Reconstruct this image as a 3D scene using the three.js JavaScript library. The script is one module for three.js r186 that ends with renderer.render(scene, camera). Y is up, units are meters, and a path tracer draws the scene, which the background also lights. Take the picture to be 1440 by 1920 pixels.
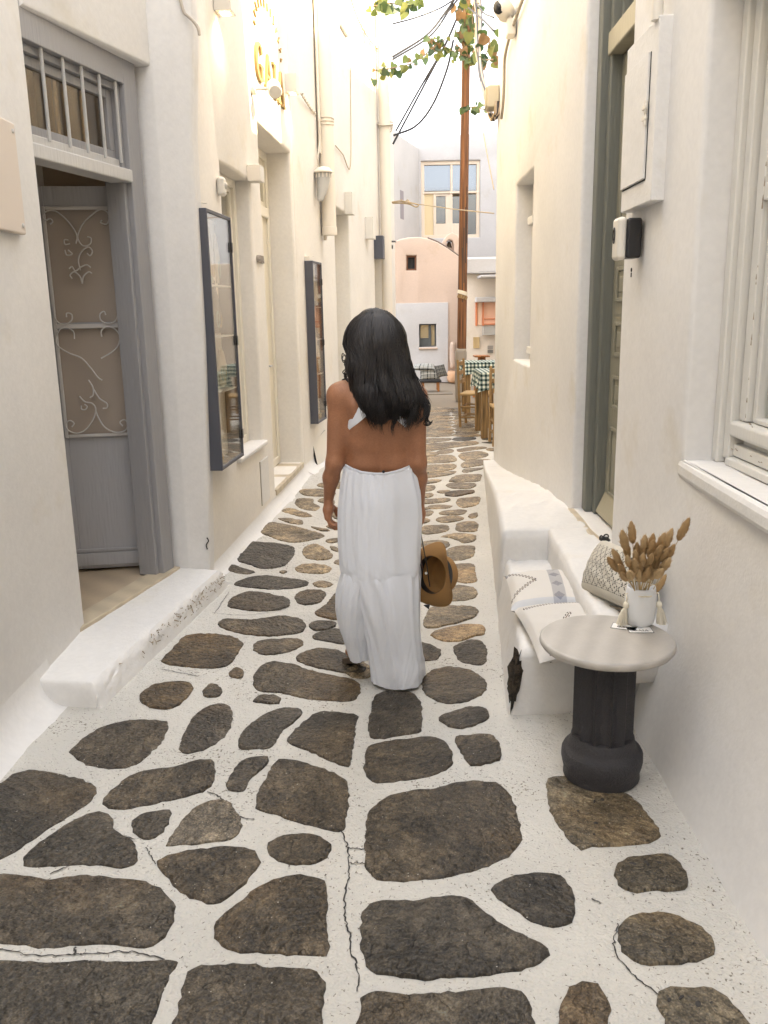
import * as THREE from 'three';
import { RoundedBoxGeometry } from 'three/addons/geometries/RoundedBoxGeometry.js';
import { mergeGeometries, mergeVertices, toCreasedNormals } from 'three/addons/utils/BufferGeometryUtils.js';
import { FontLoader } from 'three/addons/loaders/FontLoader.js';
import { TextGeometry } from 'three/addons/geometries/TextGeometry.js';

// ---------- camera, sky, sun, exposure ----------
const scene = new THREE.Scene();
const FPX = 1600, TILT = 13.4 * Math.PI / 180, ROLL = 1.1 * Math.PI / 180, EYE = 1.62;
const camera = new THREE.PerspectiveCamera(2 * Math.atan(960 / FPX) * 180 / Math.PI, 0.75, 0.05, 400);
camera.position.set(0, EYE, 0);
camera.rotation.order = 'YXZ';
camera.rotation.set(-TILT, 0, -ROLL);
const renderer = new THREE.WebGLRenderer({ antialias: true });
renderer.toneMapping = THREE.LinearToneMapping;
renderer.toneMappingExposure = 4.0;
renderer.shadowMap.enabled = true;
const SUN_EL = 39 * Math.PI / 180, SUN_AZ = 97 * Math.PI / 180; // azimuth clockwise from the alley's far end
const sunDir = new THREE.Vector3(Math.sin(SUN_AZ) * Math.cos(SUN_EL), Math.sin(SUN_EL), -Math.cos(SUN_AZ) * Math.cos(SUN_EL));
{ // hazy late afternoon sky: pale near the horizon, soft blue overhead, warmer round the sun
  const w = 512, h = 256, d = new Float32Array(w * h * 4);
  for (let j = 0; j < h; j++) for (let i = 0; i < w; i++) {
    const el = ((j + 0.5) / h - 0.5) * Math.PI, az = ((i + 0.5) / w - 0.5) * 2 * Math.PI;
    const v = [Math.cos(az) * Math.cos(el), Math.sin(el), Math.sin(az) * Math.cos(el)];
    const t = Math.pow(Math.max(0, v[1]), 0.55), c = Math.max(0, v[0] * sunDir.x + v[1] * sunDir.y + v[2] * sunDir.z);
    const g = 0.55 * Math.pow(c, 6) + 0.25 * c;
    const o = (j * w + i) * 4, S = 1.0;
    d[o] = S * (1.00 - 0.36 * t + g * 1.0); d[o + 1] = S * (0.985 - 0.27 * t + g * 0.84); d[o + 2] = S * (0.96 - 0.08 * t + g * 0.56); d[o + 3] = 1;
  }
  const sky = new THREE.DataTexture(d, w, h, THREE.RGBAFormat, THREE.FloatType);
  sky.mapping = THREE.EquirectangularReflectionMapping; sky.magFilter = sky.minFilter = THREE.LinearFilter; sky.needsUpdate = true;
  scene.background = sky; scene.environment = sky;
}
const sun = new THREE.DirectionalLight(new THREE.Color().setRGB(1, 0.79, 0.49), 5);
sun.position.copy(sunDir).multiplyScalar(40).add(new THREE.Vector3(0, 0, -8)); sun.target.position.set(0, 0, -8);
sun.castShadow = true; sun.shadow.mapSize.set(2048, 2048);
Object.assign(sun.shadow.camera, { left: -20, right: 20, top: 20, bottom: -20, near: 1, far: 90 });
scene.add(sun, sun.target);

// ---------- helpers ----------
let seed = 7;
const rnd = () => { seed |= 0; seed = seed + 0x6D2B79F5 | 0; let t = Math.imul(seed ^ seed >>> 15, 1 | seed); t = t + Math.imul(t ^ t >>> 7, 61 | t) ^ t; return ((t ^ t >>> 14) >>> 0) / 4294967296; };
const rr = (a, b) => a + (b - a) * rnd();
const V = (x, y, z) => new THREE.Vector3(x, y, z);
const lerp = THREE.MathUtils.lerp, clamp = THREE.MathUtils.clamp, sstep = THREE.MathUtils.smoothstep;
const C = (r, g, b) => new THREE.Color().setRGB(r, g, b);
function ray(x, y) { // direction through a pixel of the 1440 x 1920 picture, forward is -z
  const r = (x - 720) / FPX, u = (960 - y) / FPX, a = r * Math.cos(ROLL) + u * Math.sin(ROLL), b = -r * Math.sin(ROLL) + u * Math.cos(ROLL);
  return V(a, b * Math.cos(TILT) - Math.sin(TILT), -(Math.cos(TILT) + b * Math.sin(TILT)));
}
const G = (x, y, h = 0) => { const d = ray(x, y), t = (h - EYE) / d.y; return V(d.x * t, h, d.z * t); };
const at = (x, y, z) => { const d = ray(x, y), t = z / -d.z; return V(d.x * t, EYE + d.y * t, -z); };
// a vertical plane from A (left in the picture) to B; local x runs along it, y up, z out of it towards the alley
function plane(ax, az, bx, bz) {
  const A = V(ax, 0, -az), X = V(bx - ax, 0, az - bz), len = X.length(); X.normalize();
  const N = V(-X.z, 0, X.x); if (N.dot(V(0, 0, 0).sub(A)) < 0 && false) N.negate();
  N.set(X.clone().cross(V(0, 1, 0)).x, 0, X.clone().cross(V(0, 1, 0)).z);
  return {
    A, X, N, len, rot: Math.atan2(-X.z, X.x),
    hit(px, py, off = 0) { const d = ray(px, py), O = A.clone().addScaledVector(N, off), t = O.clone().sub(V(0, EYE, 0)).dot(N) / d.dot(N), p = d.multiplyScalar(t).add(V(0, EYE, 0)); return [p.clone().sub(A).dot(X), p.y]; },
    pt(s, y, off = 0) { return A.clone().addScaledVector(X, s).addScaledVector(N, off).setY(y); },
    set(o, s = 0, y = 0, off = 0) { o.position.copy(this.pt(s, y, off)); o.rotation.y = this.rot; return o; },
  };
}
const taken = {};
function numbered(n) { const k = taken[n] = (taken[n] ?? -1) + 1; return k ? n + '_' + String(k).padStart(3, '0') : n; }
function thing(name, label, category, group) {
  const o = new THREE.Group(); o.name = numbered(name); o.userData = { label, category }; if (group) o.userData.group = group; scene.add(o); return o;
}
function mesh(parent, name, geo, mat, label) {
  const m = new THREE.Mesh(geo, mat); m.name = name; m.castShadow = m.receiveShadow = true; if (label) m.userData.label = label; parent.add(m); return m;
}
function struct(name, geo, mat) { const m = mesh(scene, numbered(name), geo, mat); m.userData.kind = 'structure'; return m; }
const merge = (...g) => mergeGeometries(g.flat().map((x) => { const n = x.index ? x.toNonIndexed() : x; for (const k of Object.keys(n.attributes)) if (!['position', 'normal', 'uv'].includes(k)) n.deleteAttribute(k); return n; }));
function boxUV(geo, k = 1) { // uv in metres from the dominant axis of each face
  const g = geo.index ? geo.toNonIndexed() : geo, p = g.attributes.position, n = p.count, uv = new Float32Array(n * 2), a = V(), b = V(), c = V();
  for (let i = 0; i < n; i += 3) {
    a.fromBufferAttribute(p, i); b.fromBufferAttribute(p, i + 1); c.fromBufferAttribute(p, i + 2);
    const f = b.clone().sub(a).cross(c.clone().sub(a)), x = Math.abs(f.x), y = Math.abs(f.y), z = Math.abs(f.z);
    [a, b, c].forEach((q, j) => { const [u, v] = y > x && y > z ? [q.x, q.z] : x > z ? [q.z, q.y] : [q.x, q.y]; uv[(i + j) * 2] = u * k; uv[(i + j) * 2 + 1] = v * k; });
  }
  g.setAttribute('uv', new THREE.BufferAttribute(uv, 2)); if (!g.attributes.normal) g.computeVertexNormals(); return g;
}
// box from corner to corner, rounded edges
function bx(x0, x1, y0, y1, z0, z1, r = 0.004, seg = 2) {
  const w = Math.abs(x1 - x0), h = Math.abs(y1 - y0), d = Math.abs(z1 - z0);
  const g = r ? new RoundedBoxGeometry(w, h, d, seg, Math.min(r, w / 2.2, h / 2.2, d / 2.2)) : new THREE.BoxGeometry(w, h, d);
  g.translate((x0 + x1) / 2, (y0 + y1) / 2, (z0 + z1) / 2); return boxUV(g);
}
function tube(pts, r, seg = 0, rad = 7, closed = false) {
  const c = new THREE.CatmullRomCurve3(pts, closed, 'catmullrom', 0.5); return new THREE.TubeGeometry(c, seg || pts.length * 6, r, rad, closed);
}
function rod(a, b, r, rad = 8, r2 = r) { const d = b.clone().sub(a), g = new THREE.CylinderGeometry(r2, r, d.length(), rad, 1); g.applyQuaternion(new THREE.Quaternion().setFromUnitVectors(V(0, 1, 0), d.clone().normalize())); g.translate((a.x + b.x) / 2, (a.y + b.y) / 2, (a.z + b.z) / 2); return g; }
function lathe(pts, seg = 40) { return new THREE.LatheGeometry(pts.map(([r, y]) => new THREE.Vector2(r, y)), seg); }
function wobbly(pts, amp, step = 0.16) { // hand-plastered outline
  const out = [];
  for (let i = 0; i < pts.length; i++) { const a = pts[i], b = pts[(i + 1) % pts.length], l = Math.hypot(b[0] - a[0], b[1] - a[1]), n = Math.max(1, Math.round(l / step)); for (let k = 0; k < n; k++) { const t = k / n, w = k ? amp : 0; out.push(new THREE.Vector2(lerp(a[0], b[0], t) + rr(-w, w), lerp(a[1], b[1], t) + rr(-w, w))); } }
  return out;
}
const rect = (x0, x1, y0, y1) => [[x0, y0], [x1, y0], [x1, y1], [x0, y1]];
function wallGeo(outline, holes, thick, bev = 0.02, amp = 0.004) {
  const s = new THREE.Shape(wobbly(outline, 0, 50)); s.holes = holes.map((h) => new THREE.Path(wobbly(h, amp)));
  const g = new THREE.ExtrudeGeometry(s, { depth: thick - 2 * bev, bevelEnabled: bev > 0, bevelThickness: bev, bevelSize: bev, bevelOffset: -bev, bevelSegments: 3, curveSegments: 6 });
  g.translate(0, 0, -thick + bev); return boxUV(toCreasedNormals(g, 0.7));
}
function extr(pts, depth, bev = 0.004) { // flat outline in x,y extruded along +z
  const g = new THREE.ExtrudeGeometry(new THREE.Shape(pts.map((p) => new THREE.Vector2(p[0], p[1]))), { depth: depth - 2 * bev, bevelEnabled: bev > 0, bevelThickness: bev, bevelSize: bev, bevelOffset: -bev, bevelSegments: 2 }); g.translate(0, 0, bev); return boxUV(g);
}
// frame round an opening
const frame = (x0, x1, y0, y1, z0, z1, w, r = 0.004) => merge(bx(x0, x0 + w, y0, y1, z0, z1, r), bx(x1 - w, x1, y0, y1, z0, z1, r), bx(x0 + w, x1 - w, y1 - w, y1, z0 + 0.002, z1 - 0.002, r), bx(x0 + w, x1 - w, y0, y0 + w, z0 + 0.002, z1 - 0.002, r));

// periodic noise
const perm = new Uint8Array(512); { const p = [...Array(256).keys()]; for (let i = 255; i > 0; i--) { const j = Math.floor(rnd() * (i + 1)); [p[i], p[j]] = [p[j], p[i]]; } for (let i = 0; i < 512; i++) perm[i] = p[i & 255]; }
const hsh = (x, y) => perm[(perm[x & 255] + y) & 255] / 255;
function vn(x, y, px, py) { const ix = Math.floor(x), iy = Math.floor(y), fx = x - ix, fy = y - iy, u = fx * fx * (3 - 2 * fx), v = fy * fy * (3 - 2 * fy), m = (a, n) => ((a % n) + n) % n, x0 = m(ix, px), x1 = m(ix + 1, px), y0 = m(iy, py), y1 = m(iy + 1, py); return lerp(lerp(hsh(x0, y0), hsh(x1, y0), u), lerp(hsh(x0, y1), hsh(x1, y1), u), v); }
function fbm(x, y, n, f, oct, fy = f, gain = 0.5) { let s = 0, a = 1, t = 0; for (let o = 0; o < oct; o++) { s += a * vn(x / n * f + o * 17, y / n * fy + o * 29, f, fy); t += a; a *= gain; f *= 2; fy *= 2; } return s / t; }
const sm3 = (x, y, z) => (vn(x * 1.7 + z * 2.3, y * 1.7 - z * 1.1, 256, 256) - 0.5);
function tex(n, fn, srgb = true, m = n) { // fn(i, j) -> [r, g, b] in 0..1
  const d = new Uint8Array(n * m * 4);
  for (let j = 0; j < m; j++) for (let i = 0; i < n; i++) { const c = fn(i, j), o = (j * n + i) * 4; d[o] = clamp(c[0], 0, 1) * 255; d[o + 1] = clamp(c[1], 0, 1) * 255; d[o + 2] = clamp(c[2], 0, 1) * 255; d[o + 3] = 255; }
  const t = new THREE.DataTexture(d, n, m); t.wrapS = t.wrapT = THREE.RepeatWrapping; t.magFilter = t.minFilter = THREE.LinearFilter; if (srgb) t.colorSpace = THREE.SRGBColorSpace; t.needsUpdate = true; return t;
}
const rep = (t, k, kv = k) => { const c = t.clone(); c.repeat.set(k, kv); c.needsUpdate = true; return c; };

// ---------- materials ----------
const tPlB = tex(1024, (i, j) => { const v = 0.62 * fbm(i, j, 1024, 5, 2) + 0.3 * fbm(i, j, 1024, 14, 2) + 0.08 * fbm(i, j, 1024, 220, 2); return [v, v, v]; }, false);
const tPlC = tex(1024, (i, j) => { const v = 0.955 + 0.06 * (fbm(i, j, 1024, 4, 5) - 0.5) + 0.03 * (fbm(i, j, 1024, 90, 2) - 0.5), k = fbm(i, j, 1024, 7, 4); const d = k > 0.66 ? (k - 0.66) * 0.25 : 0; return [v - d * 0.6, v - d * 0.8, v - d * 1.3]; });
const plaster = (r, g, b, bump = 0.0055) => new THREE.MeshStandardMaterial({ color: C(r, g, b), map: rep(tPlC, 0.55), bumpMap: rep(tPlB, 0.55), bumpScale: bump, roughness: 0.88 });
const M = {};
M.plaster = plaster(0.85, 0.81, 0.74);
M.plasterNear = plaster(0.80, 0.785, 0.76);
M.plasterFar = plaster(0.85, 0.80, 0.715);
M.white = plaster(0.80, 0.785, 0.755, 0.012);
M.pink = plaster(0.66, 0.50, 0.385);
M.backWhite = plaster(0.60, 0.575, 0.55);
const std = (r, g, b, rough = 0.6, o = {}) => new THREE.MeshStandardMaterial({ color: C(r, g, b), roughness: rough, ...o });
const tPaintB = tex(512, (i, j) => { const v = 0.6 * fbm(i, j, 512, 60, 2, 6) + 0.4 * fbm(i, j, 512, 8, 4); return [v, v, v]; }, false);
const paint = (r, g, b, rough = 0.5) => new THREE.MeshStandardMaterial({ color: C(r, g, b), roughness: rough, bumpMap: rep(tPaintB, 1.6), bumpScale: 0.0025 });
M.greyPaint = paint(0.29, 0.288, 0.295); M.greyDoor = paint(0.40, 0.40, 0.415); M.greyLight = paint(0.52, 0.51, 0.49);
M.olive = paint(0.235, 0.225, 0.17); M.oliveFrame = paint(0.165, 0.17, 0.145); M.oliveLight = paint(0.38, 0.345, 0.245);
M.cream = paint(0.72, 0.66, 0.53); M.creamLight = paint(0.78, 0.73, 0.62);
M.winPaint = paint(0.66, 0.645, 0.60);
M.slate = std(0.075, 0.078, 0.095, 0.5);
M.whitePlastic = std(0.72, 0.68, 0.60, 0.45);
M.black = std(0.012, 0.012, 0.014, 0.35);
M.dark = std(0.03, 0.028, 0.026, 0.7);
M.pipe = std(0.78, 0.71, 0.60, 0.5);
M.cable = std(0.03, 0.03, 0.035, 0.6); M.cableTan = std(0.42, 0.32, 0.19, 0.7); M.cableWhite = std(0.62, 0.56, 0.46, 0.6);
M.iron = std(0.58, 0.56, 0.54, 0.55);
const glassM = (o = {}) => new THREE.MeshPhysicalMaterial({ color: C(0.96, 0.97, 0.96), roughness: 0.03, transmission: 1, thickness: 0, ior: 1.5, ...o });
M.glass = glassM();
M.frosted = new THREE.MeshPhysicalMaterial({ color: C(0.40, 0.34, 0.285), roughness: 0.26, ior: 1.5 });
const tWood = tex(512, (i, j) => { const g = fbm(i, j, 512, 40, 3, 3), v = 0.62 + 0.5 * (g - 0.5); return [v, v * 0.86, v * 0.66]; });
const wood = (r, g, b, k = 2) => new THREE.MeshStandardMaterial({ color: C(r, g, b), map: rep(tWood, k, k * 0.5), bumpMap: rep(tPaintB, 3), bumpScale: 0.002, roughness: 0.65 });
M.wood = wood(0.80, 0.66, 0.42); M.woodPale = wood(1.0, 0.86, 0.62); M.woodOrange = wood(1.0, 0.55, 0.27); M.pole = wood(0.52, 0.29, 0.165, 1);
const tTop = tex(512, (i, j) => { const b = Math.sin((i / 512 * 5 + j / 512 * 2 + 0.5 * fbm(i, j, 512, 3, 3)) * Math.PI * 2), v = 0.9 + 0.035 * b + 0.06 * (fbm(i, j, 512, 5, 5) - 0.5) + 0.03 * (fbm(i, j, 512, 60, 2) - 0.5); return [v, v * 0.985, v * 0.955]; });
const tMarble = tex(512, (i, j) => { const w = fbm(i, j, 512, 4, 4), s = Math.sin((i / 512 * 4 + w * 1.6) * Math.PI * 2) * 0.5 + 0.5, v = 0.86 - 0.16 * Math.pow(s, 5) - 0.08 * (fbm(i, j, 512, 12, 4) - 0.5); return [v, v * 0.985, v * 0.945]; });
M.marble = new THREE.MeshStandardMaterial({ color: C(0.58, 0.565, 0.55), map: rep(tTop, 2), roughness: 0.38 });
M.threshold = new THREE.MeshStandardMaterial({ color: C(0.66, 0.58, 0.45), map: rep(tTop, 1.2), roughness: 0.4 });
M.floorTile = new THREE.MeshStandardMaterial({ color: C(0.58, 0.48, 0.36), map: rep(tTop, 0.9), roughness: 0.35 });
const tLinen = tex(512, (i, j) => { const v = 0.5 + 0.25 * Math.sin(i / 512 * Math.PI * 2 * 128) * (0.5 + hsh(j >> 2, i >> 5)) + 0.25 * Math.sin(j / 512 * Math.PI * 2 * 128) * (0.5 + hsh(i >> 2, (j >> 5) + 77)); return [v, v, v]; }, false);
const linen = (r, g, b, k = 5) => new THREE.MeshPhysicalMaterial({ color: C(r, g, b), roughness: 0.92, sheen: 0.25, sheenRoughness: 0.6, bumpMap: rep(tLinen, k), bumpScale: 0.0012, side: THREE.DoubleSide });

// ---------- ground ----------
const GT = 1024;
const tMortarB = tex(GT, (i, j) => { const v = 0.55 * fbm(i, j, GT, 9, 3) + 0.3 * fbm(i, j, GT, 60, 3) + 0.15 * fbm(i, j, GT, 256, 1); return [v, v, v]; }, false);
const tMortarC = (() => { // whitewash with grit, chips and small dark litter
  const n = 2048, d = new Uint8Array(n * n * 4);
  for (let j = 0; j < n; j++) for (let i = 0; i < n; i++) {
    const v = 0.93 + 0.10 * (fbm(i, j, n, 6, 5) - 0.5), s = fbm(i, j, n, 300, 2), m = fbm(i, j, n, 9, 4), o = (j * n + i) * 4;
    let r = v, g = v * 0.99, b = v * 0.965;
    const k = s - (0.84 - 0.20 * sstep(m, 0.40, 0.85)); if (k > 0) { const a = clamp(k * 4, 0, 0.40); r *= 1 - a; g *= 1 - a * 1.05; b *= 1 - a * 1.15; }
    d[o] = r * 255; d[o + 1] = g * 255; d[o + 2] = b * 255; d[o + 3] = 255;
  }
  const put = (x, y, a, c) => { x = ((x % n) + n) % n; y = ((y % n) + n) % n; const o = (Math.floor(y) * n + Math.floor(x)) * 4; for (let q = 0; q < 3; q++) d[o + q] = lerp(d[o + q], c[q], a); };
  for (let k = 0; k < 3400; k++) { let x = rnd() * n, y = rnd() * n, a = rnd() * 7; const l = rr(2, 9), c = rnd() < 0.5 ? [72, 64, 54] : [122, 112, 98]; for (let t = 0; t < l; t++) { put(x, y, 0.75, c); if (rnd() < 0.6) put(x + 1, y, 0.55, c); if (rnd() < 0.4) put(x, y + 1, 0.5, c); x += Math.cos(a); y += Math.sin(a); a += rr(-0.4, 0.4); } }
  const t = new THREE.DataTexture(d, n, n); t.wrapS = t.wrapT = THREE.RepeatWrapping; t.magFilter = t.minFilter = THREE.LinearFilter; t.colorSpace = THREE.SRGBColorSpace; t.needsUpdate = true; return t;
})();
M.mortar = new THREE.MeshStandardMaterial({ color: C(0.66, 0.65, 0.625), map: rep(tMortarC, 0.42), bumpMap: rep(tMortarB, 0.8), bumpScale: 0.016, roughness: 0.8 });
M.square = new THREE.MeshStandardMaterial({ color: C(0.26, 0.205, 0.14), map: rep(tPlC, 0.3), bumpMap: rep(tMortarB, 0.4), bumpScale: 0.01, roughness: 0.75 });
const tStone = tex(1024, (i, j) => {
  const b = fbm(i, j, 1024, 5, 5), st = fbm(i, j, 1024, 10, 4, 46), f = fbm(i, j, 1024, 240, 2), w = fbm(i, j, 1024, 14, 5);
  const pt = fbm(i, j, 1024, 60, 3), rg = Math.abs(fbm(i, j, 1024, 9, 4) - 0.5); let v = 0.60 + 0.42 * (b - 0.5) + 0.22 * (st - 0.5) + 0.55 * (f - 0.5) + 0.35 * (pt - 0.5) - (rg < 0.004 ? 0.12 : 0); const wm = sstep(w, 0.56, 0.72) * 0.16; v += wm;
  let r = v * 1.0, g = v * 0.925, bl = v * 0.80; const k = sstep(fbm(i, j, 1024, 3, 3), 0.5, 0.75) * 0.10; r += k; g += k * 0.55;
  if (f > 0.83) { const q = (f - 0.83) * 3; r += q; g += q; bl += q * 0.9; } return [r, g, bl];
});
const tStoneB = tex(1024, (i, j) => { const v = 0.42 * fbm(i, j, 1024, 7, 5) + 0.22 * fbm(i, j, 1024, 9, 3, 50) + 0.36 * fbm(i, j, 1024, 70, 3) - (Math.abs(fbm(i, j, 1024, 9, 4) - 0.5) < 0.006 ? 0.12 : 0); return [v, v, v]; }, false);
const stoneMat = (r, g, b, bump = 0.032, rough = 0.55) => new THREE.MeshStandardMaterial({ color: C(r, g, b), map: rep(tStone, 1.1), bumpMap: rep(tStoneB, 1.1), bumpScale: bump, roughness: rough });
const stoneMats = { d: [stoneMat(0.165, 0.156, 0.146), stoneMat(0.185, 0.169, 0.147), stoneMat(0.152, 0.148, 0.143), stoneMat(0.205, 0.185, 0.158)], t: [stoneMat(0.58, 0.51, 0.40, 0.02), stoneMat(0.66, 0.58, 0.45, 0.02), stoneMat(0.55, 0.50, 0.415, 0.02)], o: [stoneMat(0.22, 0.175, 0.115, 0.03)], l: [stoneMat(0.42, 0.41, 0.395, 0.02)], p: [stoneMat(0.29, 0.28, 0.25, 0.026)] };  // t: tan stone, also lightened in colour for far light and grazing sky sheen
const hGround = (x, z) => 0.006 * sm3(x * 2.2, 0, z * 2.2) + 0.004 * sm3(x * 7, 3, z * 7);
const alley = (() => {
  const x0 = -1.75, x1 = 3.2, z0 = 0.2, z1 = 13.6, nx = 124, nz = 336, g = new THREE.PlaneGeometry(x1 - x0, z1 - z0, nx, nz); g.rotateX(-Math.PI / 2); g.translate((x0 + x1) / 2, 0, -(z0 + z1) / 2);
  const p = g.attributes.position, uv = g.attributes.uv;
  for (let i = 0; i < p.count; i++) { const x = p.getX(i), z = p.getZ(i); p.setY(i, hGround(x, z)); uv.setXY(i, x, z); }
  g.computeVertexNormals(); return struct('alley_pavement', g, M.mortar);
})();
struct('ground', boxUV(bx(-60, 60, -0.4, -0.012, -90, 30, 0)), M.square);

function stoneGeo(pts, relief = 0.007, out = 0.009) { // pts: world outline on the ground
  const cv = new THREE.CatmullRomCurve3(pts, true, 'centripetal'), per = cv.getLength(), n = clamp(Math.round(per / 0.02), 16, 90), P = cv.getSpacedPoints(n).slice(0, n);
  const c = P.reduce((a, b) => a.add(b), V(0, 0, 0)).multiplyScalar(1 / n), r = rr(0, 99), ang = rr(0, 6.28), uo = rr(0, 3), vo = rr(0, 3);
  for (const q of P) { const d = q.clone().sub(c).setY(0); d.setLength(d.length() + rr(-0.0045, 0.0045)); q.copy(c).add(d); }
  const rings = [[1.012, -0.012], [1.0, out * 0.3], [0.988, out * 0.62], [0.955, out * 0.8], [0.7, out], [0.35, out]], pos = [], idx = [];
  rings.forEach(([k, y], ri) => P.forEach((q) => { const x = lerp(c.x, q.x, k), z = lerp(c.z, q.z, k); pos.push(x, y + (ri > 1 ? relief * (sm3(x * 9 + r, 1, z * 9) + 0.6 * sm3(x * 24, r, z * 24)) : 0), z); }));
  pos.push(c.x, out + relief * sm3(c.x * 9 + r, 1, c.z * 9), c.z);
  for (let a = 0; a < rings.length - 1; a++) for (let i = 0; i < n; i++) { const j = (i + 1) % n, A = a * n + i, B = a * n + j, D = (a + 1) * n + i, E = (a + 1) * n + j; idx.push(A, D, B, B, D, E); }
  const L = (rings.length - 1) * n; for (let i = 0; i < n; i++) idx.push(L + i, L + n, L + (i + 1) % n);
  const area = P.reduce((s, q, i) => s + q.x * P[(i + 1) % n].z - q.z * P[(i + 1) % n].x, 0); if (area > 0) for (let i = 0; i < idx.length; i += 3) [idx[i], idx[i + 1]] = [idx[i + 1], idx[i]];
  const g = new THREE.BufferGeometry(); g.setAttribute('position', new THREE.Float32BufferAttribute(pos, 3)); g.setIndex(idx);
  const uv = []; for (let i = 0; i < pos.length; i += 3) uv.push((pos[i] * Math.cos(ang) - pos[i + 2] * Math.sin(ang)) + uo, (pos[i] * Math.sin(ang) + pos[i + 2] * Math.cos(ang)) + vo);
  g.setAttribute('uv', new THREE.Float32BufferAttribute(uv, 2)); g.computeVertexNormals(); return g;
}
let nStone = 0;
const pitG = new THREE.SphereGeometry(1, 12, 6), pitM = std(0.035, 0.032, 0.03, 0.8);
function S(kind, s) {
  const v = s.trim().split(/\s+/).map(Number), pts = []; for (let i = 0; i < v.length; i += 2) pts.push(G(v[i], v[i + 1], 0.006));
  const ms = stoneMats[kind]; const st = mesh(alley, nStone ? 'paving_stone_' + String(nStone).padStart(3, '0') : 'paving_stone', stoneGeo(pts), ms[Math.floor(rnd() * ms.length)]); nStone++;
  if (kind === 'p') { const c = pts.reduce((a, b) => a.add(b), V(0, 0, 0)).multiplyScalar(1 / pts.length); for (let i = 0; i < 7; i++) { const q = c.clone().lerp(pts[Math.floor(rnd() * pts.length)], rr(0.15, 0.72)), m = mesh(st, 'pit', pitG, pitM); m.position.set(q.x, 0.0085, q.z); m.scale.set(rr(0.004, 0.011), 0.002, rr(0.003, 0.008)); m.rotation.y = rr(0, 3); } }
}
S('d', '-20 1642 60 1641 90 1648 130 1642 210 1644 275 1652 310 1672 328 1702 322 1730 300 1760 275 1773 220 1770 150 1768 80 1776 40 1770 0 1765 -20 1758');
S('d', '-30 1806 60 1803 150 1801 250 1801 330 1801 316 1830 297 1880 277 1935 268 1975 -30 1975');
S('d', '352 1820 372 1808 400 1807 460 1806 500 1811 560 1814 595 1822 608 1840 606 1880 602 1930 600 1975 305 1975 324 1920 338 1870');
S('d', '295 1613 320 1600 380 1590 440 1585 470 1590 488 1608 478 1632 455 1660 425 1682 400 1693 375 1688 340 1672 315 1647');
S('d', '400 1735 415 1715 440 1695 480 1663 525 1643 570 1639 605 1648 613 1665 611 1720 612 1790 580 1790 500 1785 440 1780 410 1762');
S('d', '500 1588 515 1571 545 1563 590 1565 615 1575 618 1600 605 1612 555 1620 520 1613');
S('d', '694 1519 686 1545 684 1598 694 1639 731 1650 795 1647 862 1637 922 1620 955 1604 976 1575 972 1530 957 1490 935 1468 900 1463 870 1464 814 1476 746 1485 712 1500');
S('d', '677 1727 682 1703 697 1692 727 1685 767 1686 813 1680 850 1675 872 1680 903 1702 927 1722 960 1740 993 1757 1027 1773 1030 1788 1003 1805 977 1816 930 1824 890 1828 833 1828 800 1833 740 1826 693 1817 683 1800 677 1767');
S('d', '677 1882 682 1863 707 1857 760 1862 840 1860 903 1853 960 1852 990 1865 996 1893 997 1975 668 1975 668 1920');
S('d', '920 1667 935 1655 960 1642 1000 1636 1045 1638 1065 1655 1078 1685 1080 1710 1070 1727 1040 1735 1010 1730 975 1710 945 1690');
S('p', '1028 1458 1047 1453 1090 1455 1140 1470 1180 1490 1200 1508 1222 1535 1238 1560 1223 1575 1173 1583 1110 1585 1090 1590 1060 1563 1033 1523 1027 1487');
S('p', '1153 1630 1167 1612 1200 1602 1247 1600 1267 1607 1283 1630 1293 1653 1273 1667 1233 1667 1190 1670 1163 1657');
S('p', '1162 1740 1173 1723 1217 1710 1260 1713 1310 1733 1333 1757 1338 1787 1320 1797 1260 1805 1227 1807 1187 1797 1163 1773');
S('d', '1052 1883 1063 1857 1090 1840 1120 1843 1137 1867 1144 1887 1138 1912 1128 1965 1052 1965 1048 1913');
S('p', '1230 1869 1247 1850 1293 1847 1337 1853 1367 1873 1392 1902 1425 1965 1265 1965 1247 1907 1232 1885');
S('d', '-30 1480 0 1467 30 1447 57 1442 107 1450 160 1463 182 1477 173 1497 143 1520 100 1547 50 1580 13 1602 -30 1618');
S('d', '130 1408 143 1393 187 1365 233 1350 290 1349 313 1353 310 1377 293 1403 270 1423 240 1437 203 1440 167 1435 143 1420');
S('d', '337 1407 343 1380 363 1343 397 1320 423 1318 435 1333 430 1367 413 1387 377 1407 350 1411');
S('d', '193 1500 217 1473 260 1447 320 1437 377 1423 397 1425 403 1443 393 1473 367 1487 313 1500 253 1513 213 1517 195 1510');
S('d', '43 1607 67 1583 133 1540 182 1521 210 1532 215 1553 247 1573 258 1608 240 1623 187 1620 123 1621 60 1625 46 1620');
S('d', '247 1539 262 1527 317 1518 318 1535 303 1560 283 1573 267 1570 250 1557');
S('l', '312 1583 327 1557 360 1517 393 1500 423 1498 443 1523 453 1547 433 1570 377 1578 333 1582');
S('d', '424 1474 439 1440 461 1421 502 1418 495 1436 469 1459 454 1483 431 1481');
S('d', '478 1500 495 1462 525 1421 551 1423 592 1436 630 1449 649 1464 654 1492 649 1530 641 1556 615 1554 562 1541 510 1522 484 1515');
S('d', '446 1391 454 1372 495 1339 536 1327 566 1331 559 1346 529 1369 506 1401 476 1402 448 1401');
S('d', '536 1387 559 1361 600 1335 645 1335 669 1339 667 1361 660 1406 652 1434 622 1425 581 1406 544 1393');
S('d', '694 1335 705 1303 731 1294 769 1297 787 1312 791 1342 787 1369 757 1376 701 1382 692 1372');
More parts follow.
